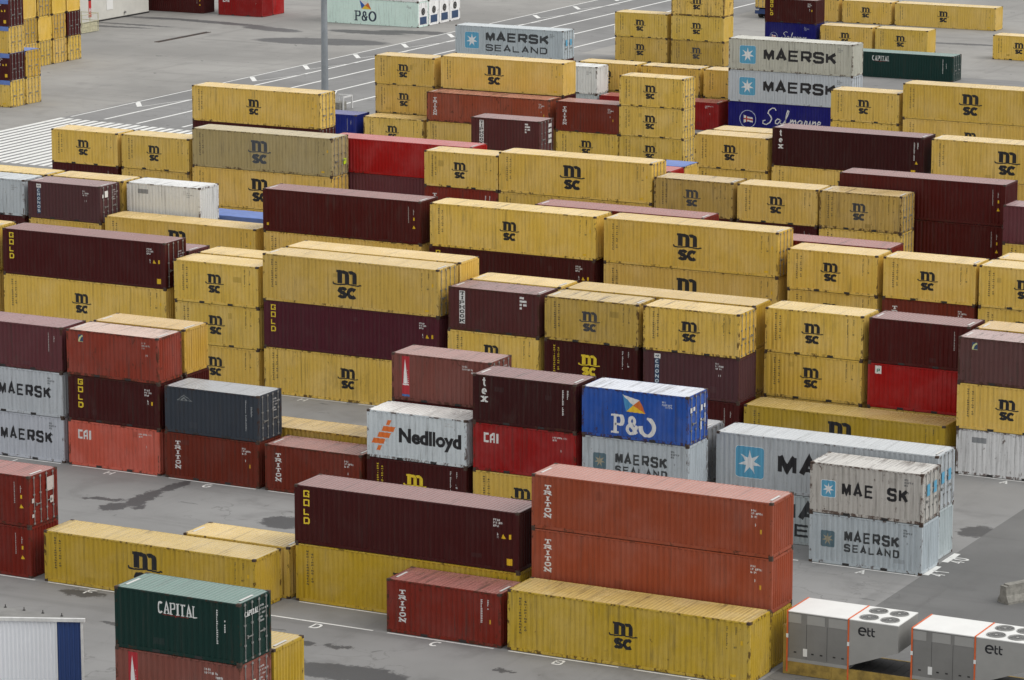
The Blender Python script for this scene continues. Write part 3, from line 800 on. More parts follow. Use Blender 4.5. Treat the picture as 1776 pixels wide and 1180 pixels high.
def container(code, ln, hh, x, y, z, end='e', wear=None, label=None, group='stacked shipping containers', tarp=False, roofc=None):
    colv, design, _, _ = DES[code]
    L, H = LEN[ln], HGT[hh]
    j = [RNG.uniform(.93, 1.07)] * 3
    jit = RNG.uniform(.9, 1.10)
    base = S(*colv); base = (min(.85, base[0] * jit), min(.85, base[1] * jit * RNG.uniform(.98, 1.02)), min(.85, base[2] * jit * (RNG.uniform(.85, 1.2) if colv[0] > 1.8 * colv[2] and colv[1] > 100 else RNG.uniform(.97, 1.03))))
    wear = RNG.uniform(.15, .6) if wear is None else wear
    colr = base + (wear,)
    root = link('shipping_container', None, None, (x, y, z))
    root.empty_display_size = 0.3
    root.rotation_euler = (0, 0, RNG.uniform(-.0015, .0015))
    root['category'] = 'container'; root['group'] = group
    if label: root['label'] = label
    ty = (L, H)
    link('frame', cached(('frame',) + ty, lambda: frame_mesh(L, H)), root, color=colr)
    link('side_panel', cached(('sf',) + ty, lambda: side_mesh(L, H, True)), root, color=colr)
    link('side_panel', cached(('sb',) + ty, lambda: side_mesh(L, H, False)), root, color=colr)
    rl = link('bottom_rail', cached(('rail', L), lambda: rail_mesh(L)), root, color=colr)
    rl2 = link('bottom_rail', rl.data, root, (0, W - .072, 0), color=colr)
    link('floor', cached(('floor', L), lambda: floor_mesh(L)), root)
    if tarp: link('tarpaulin', cached(('tarp',) + ty, lambda: tarp_mesh(L, H)), root)
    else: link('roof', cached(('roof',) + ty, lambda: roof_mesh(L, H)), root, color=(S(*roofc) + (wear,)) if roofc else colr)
    if ln == '20':
        for px in (L / 2 - 1.025 - .18, L / 2 + 1.025 - .18):
            link('forklift_pocket', cached(('pocket', round(px, 2)), lambda: pocket_mesh(px)), root)
    for side, kind in ((1, end), (-1, 'e' if end == 'd' else 'd')):
        ex = L if side > 0 else 0.0
        if kind == 'e':
            o = link('end_panel', cached(('end', H), lambda: end_mesh(H)), root, (ex, 0, 0), color=colr)
            if side < 0: o.rotation_euler = (0, 0, math.pi); o.location = (0, W, 0)
        else:
            for half in (0, 1):
                o = link('door', cached(('door', H, half), lambda: door_mesh(H, half)), root, (ex, 0, 0), color=colr)
                if side < 0: o.rotation_euler = (0, 0, math.pi); o.location = (0, W, 0)
                for i in (0, 1):
                    yb = (.40, .95)[i] if half == 0 else (W - .95, W - .40)[i]
                    link('locking_bar', cached(('bar', H, yb), lambda: bar_mesh(H, yb)), o)
                link('door_handle', cached(('hd', half), lambda: handle_mesh(.95 if half == 0 else W - .95, -1 if half == 0 else 1)), o)
    for nm, me, cc in cached(('marks', design, L, H), lambda: design_marks(design, L, H)):
        mo = link(nm, me, root, color=cc)
        if nm in ('data_marking', 'sticker', 'small_lettering'): mo['kind'] = 'stuff'
    # welded repair plates and white end-of-roof bars
    if RNG.random() < .45 and design not in ('saf',):
        for _ in range(RNG.choice((1, 1, 2))):
            u0 = RNG.uniform(.5, L - 1.4); v0 = RNG.choice((RNG.uniform(.2, .5), RNG.uniform(H * .55, H * .8)))
            P = Polys(); P.rect(u0, v0, u0 + RNG.choice((.28, .42, .56)), v0 + RNG.uniform(.2, .45), -.5)
            kk = RNG.uniform(.72, .92)
            link('repair_patch', decal_mesh(('repair_patch', round(u0, 3), round(L, 2)), P, L), root, color=(base[0] * kk, base[1] * kk, base[2] * kk, wear))
    if not tarp and RNG.random() < .55:
        for xx in (.22, L - .36):
            link('roof_bar', cached(('rbar', H), lambda: roofbar_mesh(H)), root, (xx, 0, 0), color=(0.62, 0.61, 0.59, .6))
    return root

def door_mark(root, L, pts, colr, name='door_placard', layer=0):
    """small flat plates on the door end, given as (y0, z0, y1, z1)"""
    for y0, z0, y1, z1 in pts:
        mb = MB(); mb.box(L + .016, y0, z0, L + .022 + .002 * layer, y1, z1)
        link(name, mb.build(name, [M_MARK]), root, color=colr)

# ---------------------------------------------------------------- ground
def ground_material(name, base, warm=(1, 1, 1), stains=(), cracks=True, wetness=0.18):
    m, nt, b = new_mat(name); q = NT(nt)
    geo = q.n('ShaderNodeNewGeometry'); v = geo.outputs['Position']
    b1 = q.noise(v, 0.05, 5.0, 0.6); b2 = q.noise(v, 0.33, 6.0, 0.65, 0.4); b3 = q.noise(v, 26.0, 3.0, 0.6)
    tyre = q.noise(q.mapping(v, (0.035, 0.6, 1.0)), 1.0, 4.0, 0.6, 0.3)
    tyre2 = q.noise(q.mapping(v, (0.7, 0.03, 1.0)), 1.0, 4.0, 0.6, 0.3)
    col = tuple(base * w for w in warm) + (1,)
    dark = tuple(base * w * .52 for w in warm) + (1,); lite = tuple(min(1, base * w * 1.28) for w in warm) + (1,)
    c = q.mix(q.step(b1, .32, .70), dark, lite); c = q.mix(.55, c, col)
    c = q.mix(q.math('MULTIPLY', q.step(b2, .50, .72), .45), c, dark)
    c = q.mix(q.math('MULTIPLY', q.step(tyre, .54, .74), .35), c, dark)
    c = q.mix(q.math('MULTIPLY', q.step(tyre2, .56, .74), .30), c, dark)
    c = q.mix(q.math('MULTIPLY', q.step(b3, .45, .70), .22), c, lite)
    spot = q.noise(v, 0.75, 4.0, 0.55, 0.8)
    c = q.mix(q.math('MULTIPLY', q.step(spot, .68, .73), .6), c, (base * .3, base * .3, base * .3, 1))
    rough = q.math('SUBTRACT', 0.82, q.math('MULTIPLY', q.step(b2, .5, .7), .12))
    wob = q.noise(v, 1.5, 6.0, 0.75)
    wob2 = q.noise(q.mapping(v, (1, 1, 1), (31, 17, 5)), 1.5, 6.0, 0.75)
    sx = q.n('ShaderNodeSeparateXYZ'); q.set(sx.inputs[0], v)
    X = q.math('ADD', sx.outputs[0], q.math('MULTIPLY', q.math('SUBTRACT', wob, .5), 2.0)); Y = q.math('ADD', sx.outputs[1], q.math('MULTIPLY', q.math('SUBTRACT', wob2, .5), 2.0))
    tot = None
    for (px, py, rx, ry, ang) in stains:
        ca, sa = math.cos(ang), math.sin(ang)
        dx = q.math('SUBTRACT', X, px); dy = q.math('SUBTRACT', Y, py)
        a = q.math('ADD', q.math('MULTIPLY', dx, ca / rx), q.math('MULTIPLY', dy, sa / rx))
        e = q.math('SUBTRACT', q.math('MULTIPLY', dy, ca / ry), q.math('MULTIPLY', dx, sa / ry))
        r2 = q.math('ADD', q.math('MULTIPLY', a, a), q.math('MULTIPLY', e, e))
        k_ = q.math('SUBTRACT', 1.0, q.step(r2, .75, 1.15))
        tot = k_ if tot is None else q.math('MAXIMUM', tot, k_)
    if tot is not None:
        c = q.mix(q.math('MULTIPLY', tot, .88), c, (base * .22, base * .22, base * .23, 1))
        rough = q.math('SUBTRACT', rough, q.math('MULTIPLY', tot, wetness))
    if cracks:
        vo = q.n('ShaderNodeTexVoronoi', feature='DISTANCE_TO_EDGE'); vo.inputs['Scale'].default_value = 0.11
        q.set(vo.inputs['Vector'], q.vadd(v, q.mapping(q.n('ShaderNodeTexNoise').outputs[1], (1, 1, 1))))
        wv = q.n('ShaderNodeTexNoise'); wv.inputs['Scale'].default_value = .5; wv.inputs['Detail'].default_value = 5; q.set(wv.inputs['Vector'], v)
        vm = q.n('ShaderNodeVectorMath', operation='SCALE'); q.set(vm.inputs[0], wv.outputs[1]); vm.inputs['Scale'].default_value = 3.0
        q.set(vo.inputs['Vector'], q.vadd(v, vm.outputs[0]))
        cr = q.math('MULTIPLY', q.math('SUBTRACT', 1.0, q.step(vo.outputs[0], .001, .006)), q.step(b1, .45, .6))
        c = q.mix(q.math('MULTIPLY', cr, .38), c, (base * .3, base * .29, base * .28, 1))
    q.set(b.inputs['Base Color'], c); q.set(b.inputs['Roughness'], rough)
    bp = q.n('ShaderNodeBump'); bp.inputs['Strength'].default_value = .3; bp.inputs['Distance'].default_value = .03
    q.set(bp.inputs['Height'], b3); q.set(b.inputs['Normal'], bp.outputs[0])
    return m

M_ASPH = ground_material('old_asphalt', 0.235, (1.0, 0.99, 0.98), [(-82.3, 137.7, .7, .4, 0.2), (-80.6, 138.0, .9, .3, 0), (-78.3, 134.6, 3.2, 1.2, 0.1), (-72, 138.2, .5, .25, 0), (-92, 136.5, .8, .3, 0), (-96.4, 140.2, 1.2, .5, 0), (-54.5, 150.8, 1.6, .9, .3), (-61.8, 162.0, 1.0, .5, .6), (-60.4, 153.6, 1.0, .6, 0)])
M_SLAB = ground_material('worn_concrete_slab', 0.27, (1.0, 0.995, 0.985), [(-104.0, 160.6, .42, 1.4, -.1), (-104.1, 157.6, .62, 2.0, .12), (-104.5, 155.2, .75, .9, 0), (-105.9, 156.4, 1.3, .28, .2), (-103.4, 156.0, .3, .8, .3), (-61.6, 171.6, .9, 1.3, 0), (-94.6, 156.6, 1.5, 1.3, .1), (-100.5, 150.5, 1.6, .5, .2), (-94.5, 178.5, 2.6, .5, .02), (-99.0, 178.2, .8, .4, 0),
                                                              (-84.0, 152.0, 2.0, .6, .2)])
M_YARD = ground_material('pale_yard_asphalt', 0.29, (1.03, 1.0, 0.95), [(-221, 350.4, 9.0, 1.0, -.12), (-229.2, 350.6, 4.0, .8, 0), (-211, 347.6, 4.5, 1.5, -.2), (-200, 340, 8, 3, .2), (-228, 344, 6, .6, 0), (-231, 341, 8.0, .8, .1), (-219, 318, 1.2, .6, 0), (-200, 350, 5, 1.6, 0), (-194, 352.5, 6, 1.6, .1),
                                                                (-140, 352, 6, 1.6, .1), (-132, 348, 4, .8, 0), (-136, 371, 6, .7, .1)], cracks=False)
def sheet(name, x0, y0, x1, y1, z, mat):
    me = mesh(name, [(x0, y0, z), (x1, y0, z), (x1, y1, z), (x0, y1, z)], [(0, 1, 2, 3)], [mat])
    o = link(name, me); o['kind'] = 'structure'; return o
sheet('ground', -3000, -600, 2400, 4500, 0.0, M_ASPH)
sheet('concrete_slab', -260, 140.95, -61.05, 262.0, 0.004, M_SLAB)
M_ROAD = ground_material('dark_road_asphalt', 0.165, (1.0, 1.0, 0.99), [(-54.5, 150.8, 1.6, .9, .3), (-57.5, 153.0, .9, .5, 0)])
sheet('access_road', -61.049, 100, 60, 262.0, 0.004, M_ROAD)
sheet('yard_pavement', -700, 262.01, -191.5, 900, 0.004, M_YARD)
sheet('yard_pavement', -170, 344, 200, 900, 0.004, M_YARD)

def line_material():
    m, nt, b = new_mat('worn_white_road_paint'); q = NT(nt)
    geo = q.n('ShaderNodeNewGeometry'); v = geo.outputs['Position']
    nz = q.noise(v, 2.2, 8.0, 0.75)
    q.set(b.inputs['Base Color'], q.mix(q.step(nz, .52, .72), (0.78, 0.78, 0.76, 1), (0.34, 0.34, 0.33, 1)))
    b.inputs['Roughness'].default_value = .7
    return m
M_LINE = line_material()
def marking(name, pts_list, z=0.009):
    mb = MB()
    for pts in pts_list: mb.poly([(x, y, z) for x, y in pts])
    o = link(name, mb.build(name, [M_LINE])); o['kind'] = 'structure'; return o
def stripe(x0, y0, x1, y1, w):
    d = Vector((x1 - x0, y1 - y0)).normalized(); n_ = Vector((-d.y, d.x)) * (w / 2)
    return [(x0 - n_.x, y0 - n_.y), (x1 - n_.x, y1 - n_.y), (x1 + n_.x, y1 + n_.y), (x0 + n_.x, y0 + n_.y)]
for x, ya, w in ((-191.0, 278, .22), (-187.2, 278, .32), (-182.95, 277, .32), (-177.95, 277, .32), (-172.5, 296, .32)):
    marking('lane_line', [stripe(x, ya, x - .9, 420, w)])
for i in range(14):
    y = 288.2 + i * 10.6
    marking('lane_tick', [stripe(-191.0, y + 1.2, -189.0, y - 1.5, .5)])
    marking('lane_tick', [stripe(-189.0, y - 1.5, -187.2, y + 6, .12)])
for i in range(8):
    y = 297.5 + i * 10.6
    marking('lane_tick', [stripe(-178.0, y + 8, -174.6, y + 1, .12), ])
for i in range(17):
    x = -191.2 + i * 1.0
    marking('crossing_stripe', [stripe(x, 252 - i * .02, x, 277.0 - i * .1, .60)])
# slot lines and painted slot letters
X0, PX = -73.549, 6.42
def slot(k_): return X0 + PX * k_
ROWY = {'0': 118.69, '0b': 121.25, '1': 141.2, '1b': 143.9, '2': 162.15, '2b': 164.9, '3': 183.2, '3b': 185.95, '4': 204.35, '4b': 207.1, '4c': 209.8, '5': 226.25, '5b': 228.95,
        '5c': 231.5, '6': 246.95, '6b': 249.7, '7': 275.3, '7b': 278.0, '8': 297.6, '8b': 300.9, '9': 317.0, 'x': 340.2, 'x1': 359.9, 'x2': 384.2,
        'L0': 280.35, 'L1': 282.95, 'L2': 304.7, 'L3': 307.35, 'L4': 310.0, 'L5': 312.75, 'Z': 357.2, 'Z1': 359.75, 'P0': 356.4, 'P1': 358.95, 'P2': 361.5, 'P3': 364.05}
for row in ('1', '2', '3'):
    y = ROWY[row] - .12
    for k_ in range(-9, 2):
        if row == '1' and k_ > 1: continue
        marking('slot_line', [stripe(slot(k_) + .25, y, slot(k_) + 5.9, y, .13)])
        ch = {1: 'A', 0: 'B', -1: 'C', -2: 'D', -3: 'E', -4: 'F', -5: 'G', -6: 'H', -7: 'I', -8: 'K', -9: 'L'}[k_]
        P = Polys(); P.glyph(ch, slot(k_) + 2.9, y - .95, .50, .72, .10, .10)
        marking('slot_letter', [[p for p in pts] for pts, l in P.p], 0.010)
for k_ in (-2, -1): marking('slot_line', [stripe(slot(k_) + .25, 143.78, slot(k_) + 5.9, 143.78, .13)])
for row, y, t in (('2', 162.15, '41'), ('2b', 164.9, '40')):
    marking('row_line', [stripe(-60.95, y + .25, -60.95, y + 2.1, .35)])
    for i, ch in enumerate(t):
        P = Polys(); P.glyph(ch, 0, 0, .45, .85, .09, .09)
        marking('row_number', [[(-60.0 - pz, y + .35 + px + i * .6) for px, pz in pts] for pts, l in P.p], 0.010)

# ---------------------------------------------------------------- the stacks, row by row from the front
# (row, slot, [(design, length, height, end, wear), ...] from the ground up)
def c_(code, ln='20', hh='s', end='e', wear=None, **kw): return dict(code=code, ln=ln, hh=hh, end=end, wear=wear, **kw)
def d20(code, wear=None, **kw): return c_(code, '20', 's', 'd', wear, **kw)
def e20(code, wear=None, hh='s', **kw): return c_(code, '20', hh, 'e', wear, **kw)
def e40(code, wear=None, hh='s', **kw): return c_(code, '40', hh, 'e', wear, **kw)
def d40(code, wear=None, hh='s', **kw): return c_(code, '40', hh, 'd', wear, **kw)
def e4h(code, wear=None, **kw): return e40(code, wear, 'h', **kw)
def d4h(code, wear=None, **kw): return d40(code, wear, 'h', **kw)
STACKS = [
 ('0', -1.0, [e20('DR'), d20('SA', .5), d20('CA', .35)]),
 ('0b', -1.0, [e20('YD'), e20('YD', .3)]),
 ('1', -6.03, [e40('RO', .5), d40('RO', .5)]),
 ('1', -4.0, [e40('YX', .45)]),
 ('1b', -3.0, [e20('Y', .35)]),
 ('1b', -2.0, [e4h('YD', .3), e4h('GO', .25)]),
 ('1', -.98, [e20('TV', .7)]),
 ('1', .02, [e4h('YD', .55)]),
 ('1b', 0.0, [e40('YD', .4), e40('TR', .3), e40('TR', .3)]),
 ('2', -7.0, [e20('MK', .3), e20('MK', .3), e20('BP', .6)]),
 ('2', -6.0, [e20('CS', .45), e20('GO', .55), e20('BA', .7, roofc=(150, 125, 112))]),
 ('2b', -6.0, [e20('DR'), e20('DR'), e20('YP', .4)]),
 ('2', -5.0, [e20('TD', .5), d20('PK', .45, roofc=(105, 108, 112))]),
 ('2', -4.0, [e20('TD', .65)]),
 ('2b', -5.0, [e40('YP', .6, 'h')]),
 ('2', -3.0, [e20('MY', .3), e20('ND', .6, roofc=(180, 180, 178))]),
 ('2b', -3.0, [e20('Y'), e20('BR'), d20('SA', .65)]),
 ('2', -2.0, [e20('Y', .3), e20('CR', .5), e20('TX', .55)]),
 ('2b', -2.0, [e40('GY'), d4h('GY', .5)]),
 ('2', -1.0, [e20('WG'), e20('MS', .5), d20('PO', .7, roofc=(160, 165, 175))]),
 ('2', 1.0, [e20('MS', .35), d20('MG', .72)]),
 ('2b', 0.0, [e40('MS', .35), d4h('MK', .35)]),
 ('3', -11.0, [e4h('Y'), e4h('YS'), e4h('YS', .4)]),
 ('3', -9.0, [e4h('YS'), e4h('YS', .35), d4h('GO', .3)]),
 ('3b', -9.0, [e40('BR'), e40('YP'), e40('BP', .5)]),
 ('3', -7.0, [e20('Y', .35), e20('Y', .3), e20('Y', .3)]),
 ('3b', -7.0, [e20('Y'), e20('Y'), e20('Y', .4)]),
 ('3', -6.0, [e4h('YS', .6), e4h('G2', .4), d4h('YB', .4)]),
 ('3b', -6.0, [e4h('YS'), e4h('YS'), e4h('YS', .3)]),
 ('3', -4.0, [e20('Y'), e20('Y', .4), e20('TI', .7)]),
 ('3b', -4.0, [e20('Y'), e20('Y'), e20('Y', .3)]),
 ('3', -3.0, [e20('Y'), e20('MY', .35), e20('YF', .6)]),
 ('3', -2.0, [e20('DR'), e20('CO', .5), d20('Y', .6)]),
 ('3b', -3.0, [e40('YP'), e40('YP'), e40('YP', .25)]),
 ('3b', -1.0, [e20('Y'), e20('Y', .35), e20('Y', .45)]),
 ('3', -1.0, [e40('YX', .25)]),
 ('3b', 0.0, [e20('Y'), e20('RP', .2), e20('BR', .4)]),
 ('3', 1.0, [e20('WH', .75), e20('Y', .35), e20('BB', .75, roofc=(120, 95, 92))]),
 ('3b', 1.0, [e20('Y'), e20('Y'), e20('YP', .3)]),
 ('4', -12.0, [e20('Y'), e20('DR'), e20('WG', .5)]),
 ('4b', -12.0, [e20('Y'), e20('Y'), e20('Y', .6)]),
 ('4', -11.0, [e20('DR'), e20('Y'), d20('CO', .4)]),
 ('4b', -11.0, [e20('Y'), e20('Y'), e20('Y', .5)]),
 ('4b', -10.0, [e20('Y'), e20('Y'), e20('WH', .5)]),
 ('4', -10.0, [e4h('YS'), e4h('YB', .25)]),
 ('4c', -9.45, [e40('YP'), e4h('BL', tarp=True)]),
 ('4', -8.0, [e4h('YS'), e4h('YS', .5), e4h('BR', .45)]),
 ('4', -6.0, [e4h('YS'), e4h('GO', .4), e4h('YS', .45)]),
 ('4', -4.0, [e4h('YS'), e4h('YB', .4), d4h('YB', .35)]),
 ('4b', -5.0, [e4h('BR'), e4h('YS'), e4h('RO', .4)]),
 ('4', -2.0, [e20('Y'), e20('Y', .35), e20('Y', .4)]),
 ('4b', -3.0, [e40('YP'), e40('BR'), e40('RO', .5)]),
 ('4', -1.0, [e20('Y'), e20('TD', .4), e20('Y', .25)]),
 ('4', -.02, [e20('Y'), e20('Y', .3), e20('Y', .35)]),
 ('4b', 0.0, [e20('Y'), e20('Y'), e20('Y', .3)]),
 ('5', -13.05, [e20('Y'), e20('DR'), e20('Y', .3)]),
 ('5', -12.05, [e20('Y'), e20('Y'), e20('Y', .4)]),
 ('5', -11.05, [e4h('YS'), d4h('YB', .35), d4h('YG', .5)]),
 ('5b', -9.45, [e4h('YS'), e4h('BP'), e40('RD', .15)]),
 ('5', -7.93, [e20('Y', hh='h'), e20('TV', hh='h'), e20('Y', .35)]),
 ('5', -6.98, [e4h('YS'), e4h('YS', .4), d4h('YB', .35)]),
 ('5', -5.05, [e20('Y'), e20('BR'), e20('YF', .6)]),
 ('5b', -6.0, [e20('Y'), e20('Y'), e20('RD', .2)]),
 ('5c', -6.0, [e20('Y'), e20('Y'), e20('YT', tarp=True)]),
 ('5', -4.05, [e20('Y'), e20('DR'), e20('Y', .35)]),
 ('5', -3.08, [e20('Y'), d20('Y', .45), d20('YF', .62)]),
 ('5b', -3.03, [e4h('YS'), e4h('BR', .4), e4h('BR', .4)]),
 ('5', -1.0, [e20('Y'), e20('Y'), e20('BP', .5)]),
 ('6', -13.1, [e4h('YS'), d4h('DR'), d4h('YS', .5)]),
 ('6', -9.05, [e20('Y'), e20('YP'), d20('TI', .6)]),
 ('6', -6.03, [e20('Y'), e20('Y', .35), e20('Y', .35)]),
 ('6b', -6.0, [e20('Y'), e20('Y'), e20('Y', .4)]),
 ('6', -5.03, [e4h('YS'), e4h('YS', .4), e4h('TX', .35)]),
 ('6', -3.03, [e4h('YS'), e4h('YS', .3), e4h('YB', .4)]),
 ('7', -14.17, [e20('BL', .3)]),
 ('7', -13.1, [e20('Y', .7)]),
 ('7', -12.1, [e40('YS', .4), e40('TR', .8)]),
 ('7', -10.1, [e20('Y', .5), e20('TD', .4)]),
 ('7', -9.15, [d20('Y', .4), d20('Y', .35), d20('Y', .5)]),
 ('7b', -13.15, [e20('Y'), e20('Y', .4), e20('Y', .35)]),
 ('7b', -12.1, [e40('YP'), e40('DR'), e4h('YH', .25)]),
 ('7', -6.1, [e20('Y'), e20('Y', .35), e20('Y', .4)]),
 ('7', -5.1, [e4h('YS'), e4h('YS', .3), e4h('YB', .3)]),
 ('8', -13.2, [e20('WG'), e20('WH', .4)]),
 ('8', -12.13, [e20('WG', .3), e20('WH', .55)]),
 ('8', -11.15, [e40('CR', .2)]),
 ('8b', -11.74, [e20('Y'), e20('Y', .4)]),
 ('8b', -10.72, [e20('Y'), e20('Y', .7)]),
 ('8b', -9.72, [e20('Y'), e20('Y', .3)]),
 ('8', -9.1, [e4h('SF', .2), d4h('MK', .25), e4h('MD', .6)]),
 ('9', -15.15, [e4h('DR'), d4h('MS', .3)]),
 ('x', -14.1, [e20('Y', .4), e20('Y', .35)]),
 ('x', -13.08, [e20('YF', .6), e20('Y', .35), e20('Y', .9)]),
 ('x', -10.08, [d40('CA', .3)]),
 ('x1', -12.74, [e20('SF', .2), e20('GO', .4)]),
 ('x1', -11.72, [e20('Y', .4)]), ('x1', -10.72, [e20('Y', .35)]), ('x1', -8.62, [e20('Y', .35)]),
 ('x2', -13.88, [e20('Y')]), ('x2', -12.86, [e20('Y', .4)]), ('x2', -11.84, [e40('YS', .35)]),
 # far left: door ends towards us
 ('L0', -21.52, [d40('YS', tarp=True), d40('GO', tarp=True), d40('YS', tarp=True), d40('GO', tarp=True)]),
 ('L1', -21.52, [d40('YS'), d40('YP', tarp=True)]),
 ('L2', -23.94, [d40('YS'), d40('YP'), e40('YS')]),
 ('L3', -23.94, [d40('YS'), e40('YS'), d40('YP')]),
 ('L4', -23.94, [d40('YS'), d40('YP'), e40('YS')]),
 ('L5', -23.94, [d40('YS'), d40('DR'), e40('YS')]),
 ('Z', -25.68, [e40('DR', .3), e40('DR')]),
 ('Z', -23.46, [e20('CR', .3), e20('RD')]), ('Z1', -23.46, [e20('RD', .4), e20('RD')]),
]
placed = []
for row, k_, lst in STACKS:
    z = 0.012
    for i, sp_ in enumerate(lst):
        x = slot(k_) + RNG.uniform(-.03, .03); y = ROWY[row] + RNG.uniform(-.03, .03)
        o = container(sp_['code'], sp_['ln'], sp_['hh'], x, y, z, sp_['end'], sp_['wear'], tarp=sp_.get('tarp', False), roofc=sp_.get('roofc'))
        placed.append((row, k_, i, len(lst), sp_, o))
        z += HGT[sp_['hh']] + 0.004
# labels: look first, then level, stack and row
rows = sorted({p[0] for p in placed if not p[0].startswith('L') and not p[0].startswith('Z')}, key=lambda r_: ROWY[r_])
for row, k_, i, n, sp_, o in placed:
    colw, feat = DES[sp_['code']][2], DES[sp_['code']][3]
    size = 'long' if sp_['ln'] == '40' else 'short'
    if sp_.get('tarp'): feat = 'with blue tarpaulin'
    if row[0] in 'LZ':
        which = {'L0': 'nearest', 'L1': 'second', 'L2': 'third', 'L3': 'fourth', 'L4': 'fifth', 'L5': 'farthest', 'Z': 'front', 'Z1': 'rear'}[row]
        lv = ('ground level', 'second level', 'third level', 'fourth level')[i]
        place = 'of %s door-end stack far left' % which if row[0] == 'L' else 'of %s pair beside white warehouse' % which
        o['label'] = '%s %s container %s, %s %s' % (colw, size, feat, lv, place)
        continue
    ks = sorted({p[1] for p in placed if p[0] == row}); a = ks.index(k_) + 1
    rn = rows.index(row) + 1
    lvl = ('forming' if n == 1 else 'bottom of' if i == 0 else 'top of' if i == n - 1 else 'middle of')
    o['label'] = '%s %s container %s, %s %s stack from left, %s row' % (colw, size, feat, lvl, ORD[a], ORD[rn])
LOOK = {}
for p in placed:
    d_ = DES[p[4]['code']]; LOOK[p[5].name] = (d_[2], 'long' if p[4]['ln'] == '40' else 'short', 'with blue tarpaulin' if p[4].get('tarp') else d_[3])
cf, cs = {}, {}
for lk in LOOK.values():
    cf[(lk[0], lk[2])] = cf.get((lk[0], lk[2]), 0) + 1; cs[lk] = cs.get(lk, 0) + 1
def unique_phrase(o_):
    lk = LOOK[o_.name]
    if cf[(lk[0], lk[2])] == 1: return '%s container %s' % (lk[0], lk[2])
    if cs[lk] == 1: return '%s %s container %s' % lk
    return None
for row, k_, i, n, sp_, o in placed:
    if row[0] in 'LZ' or unique_phrase(o): continue
    same = [p for p in placed if p[0] == row]
    span = 2 if sp_['ln'] == '40' else 1
    cand = []
    for p in same:
        ps = 2 if p[4]['ln'] == '40' else 1
        if p[1] == k_ and p[2] == i - 1: cand.append(('directly on the', p[5]))
        if p[1] == k_ and p[2] == i + 1: cand.append(('directly under the', p[5]))
        if p[2] == i and abs(p[1] - (k_ + span)) < .15: cand.append(('just left of', p[5]))
        if p[2] == i and abs(p[1] + ps - k_) < .15: cand.append(('just right of', p[5]))
    for rel, q_ in cand:
        up_ = unique_phrase(q_)
        if up_:
            t_ = '%s %s container %s ' % LOOK[o.name] + rel + ' ' + up_
            if len(t_.split()) <= 16: o['label'] = t_; break
BYPOS = {(p[0], p[1], p[2]): p[5] for p in placed}

# plates and patches on some door ends
SQ = (0.10, 0.36, 0.55, .4)
L2_, L4_ = LEN['20'], LEN['40']
for key, LL in ((('2', 1.0, 1), L2_), (('2b', 0.0, 1), L4_), (('9', -15.15, 1), L4_)):
    door_mark(BYPOS[key], LL, [(.55, 1.35, .98, 1.95), (1.45, 1.35, 1.88, 1.95)], SQ, 'star_placard')
door_mark(BYPOS[('2', -1.0, 2)], L2_, [(.25, 1.7, .48, 1.95), (.6, 1.75, .8, 1.95), (1.55, 1.6, 1.72, 1.9), (1.9, 1.7, 2.1, 1.9), (1.5, .6, 1.62, 1.2), (2.0, .9, 2.1, 1.4)], WHITE)
door_mark(BYPOS[('6', -9.05, 2)], L2_, [(1.55 + .28 * i, .7 + .42 * j, 1.75 + .28 * i, .98 + .42 * j) for i in range(2) for j in range(4)], WHITE)
door_mark(BYPOS[('4', -11.0, 2)], L2_, [(.55, 1.75, .95, 2.2), (.25, 1.75, .40, 2.0)], WHITE)
door_mark(BYPOS[('1', -6.03, 1)], L4_, [(.18, 1.2, .36, 1.42), (.18, .45, .36, .62), (1.75, .9, 2.05, 1.25), (1.5, 1.55, 2.1, 2.25)], (0.5, 0.45, 0.43, .8))
door_mark(BYPOS[('5', -11.05, 2)], L4_, [(1.7, .75, 2.1, 1.2)], (0.62, 0.85, 0.03, .1))
door_mark(BYPOS[('0', -1.0, 1)], L2_, [(.5, 1.4, .85, 1.8)], (0.5, 0.03, 0.03, .3)); door_mark(BYPOS[('0', -1.0, 1)], L2_, [(.95, 1.35, 1.15, 1.75)], (0.55, 0.6, 0.5, .3))
P = Polys(); P.word('CAPITAL', 0, 0, .22, .15, .02, .045, .025, 0, True)
mb = MB()
for pts, l in P.p: mb.poly([(L2_ + .022 + .002 * l, .35 + px, 1.95 + pz) for px, pz in pts])
link('lettering', mb.build('lettering', [M_MARK]), BYPOS[('0', -1.0, 2)], color=WHITE)['kind'] = 'stuff'
for key, LL in ((('2b', -3.0, 2), L2_), (('0', -1.0, 2), L2_), (('0', -1.0, 1), L2_), (('2', -5.0, 1), L2_), (('3', -9.0, 2), L4_), (('4', -11.0, 2), L2_)):
    P = mk_data(LL, 2.6, 0, 0, (6, 9, 7, 5, 6), .08, 77, .16); mb = MB()
    for pts, l in P.p: mb.poly([(LL + .020, 1.45 + px, 2.2 + pz) for px, pz in pts])
    link('data_marking', mb.build('data_marking', [M_MARK]), BYPOS[key], color=(0.5, 0.5, 0.5, .4))

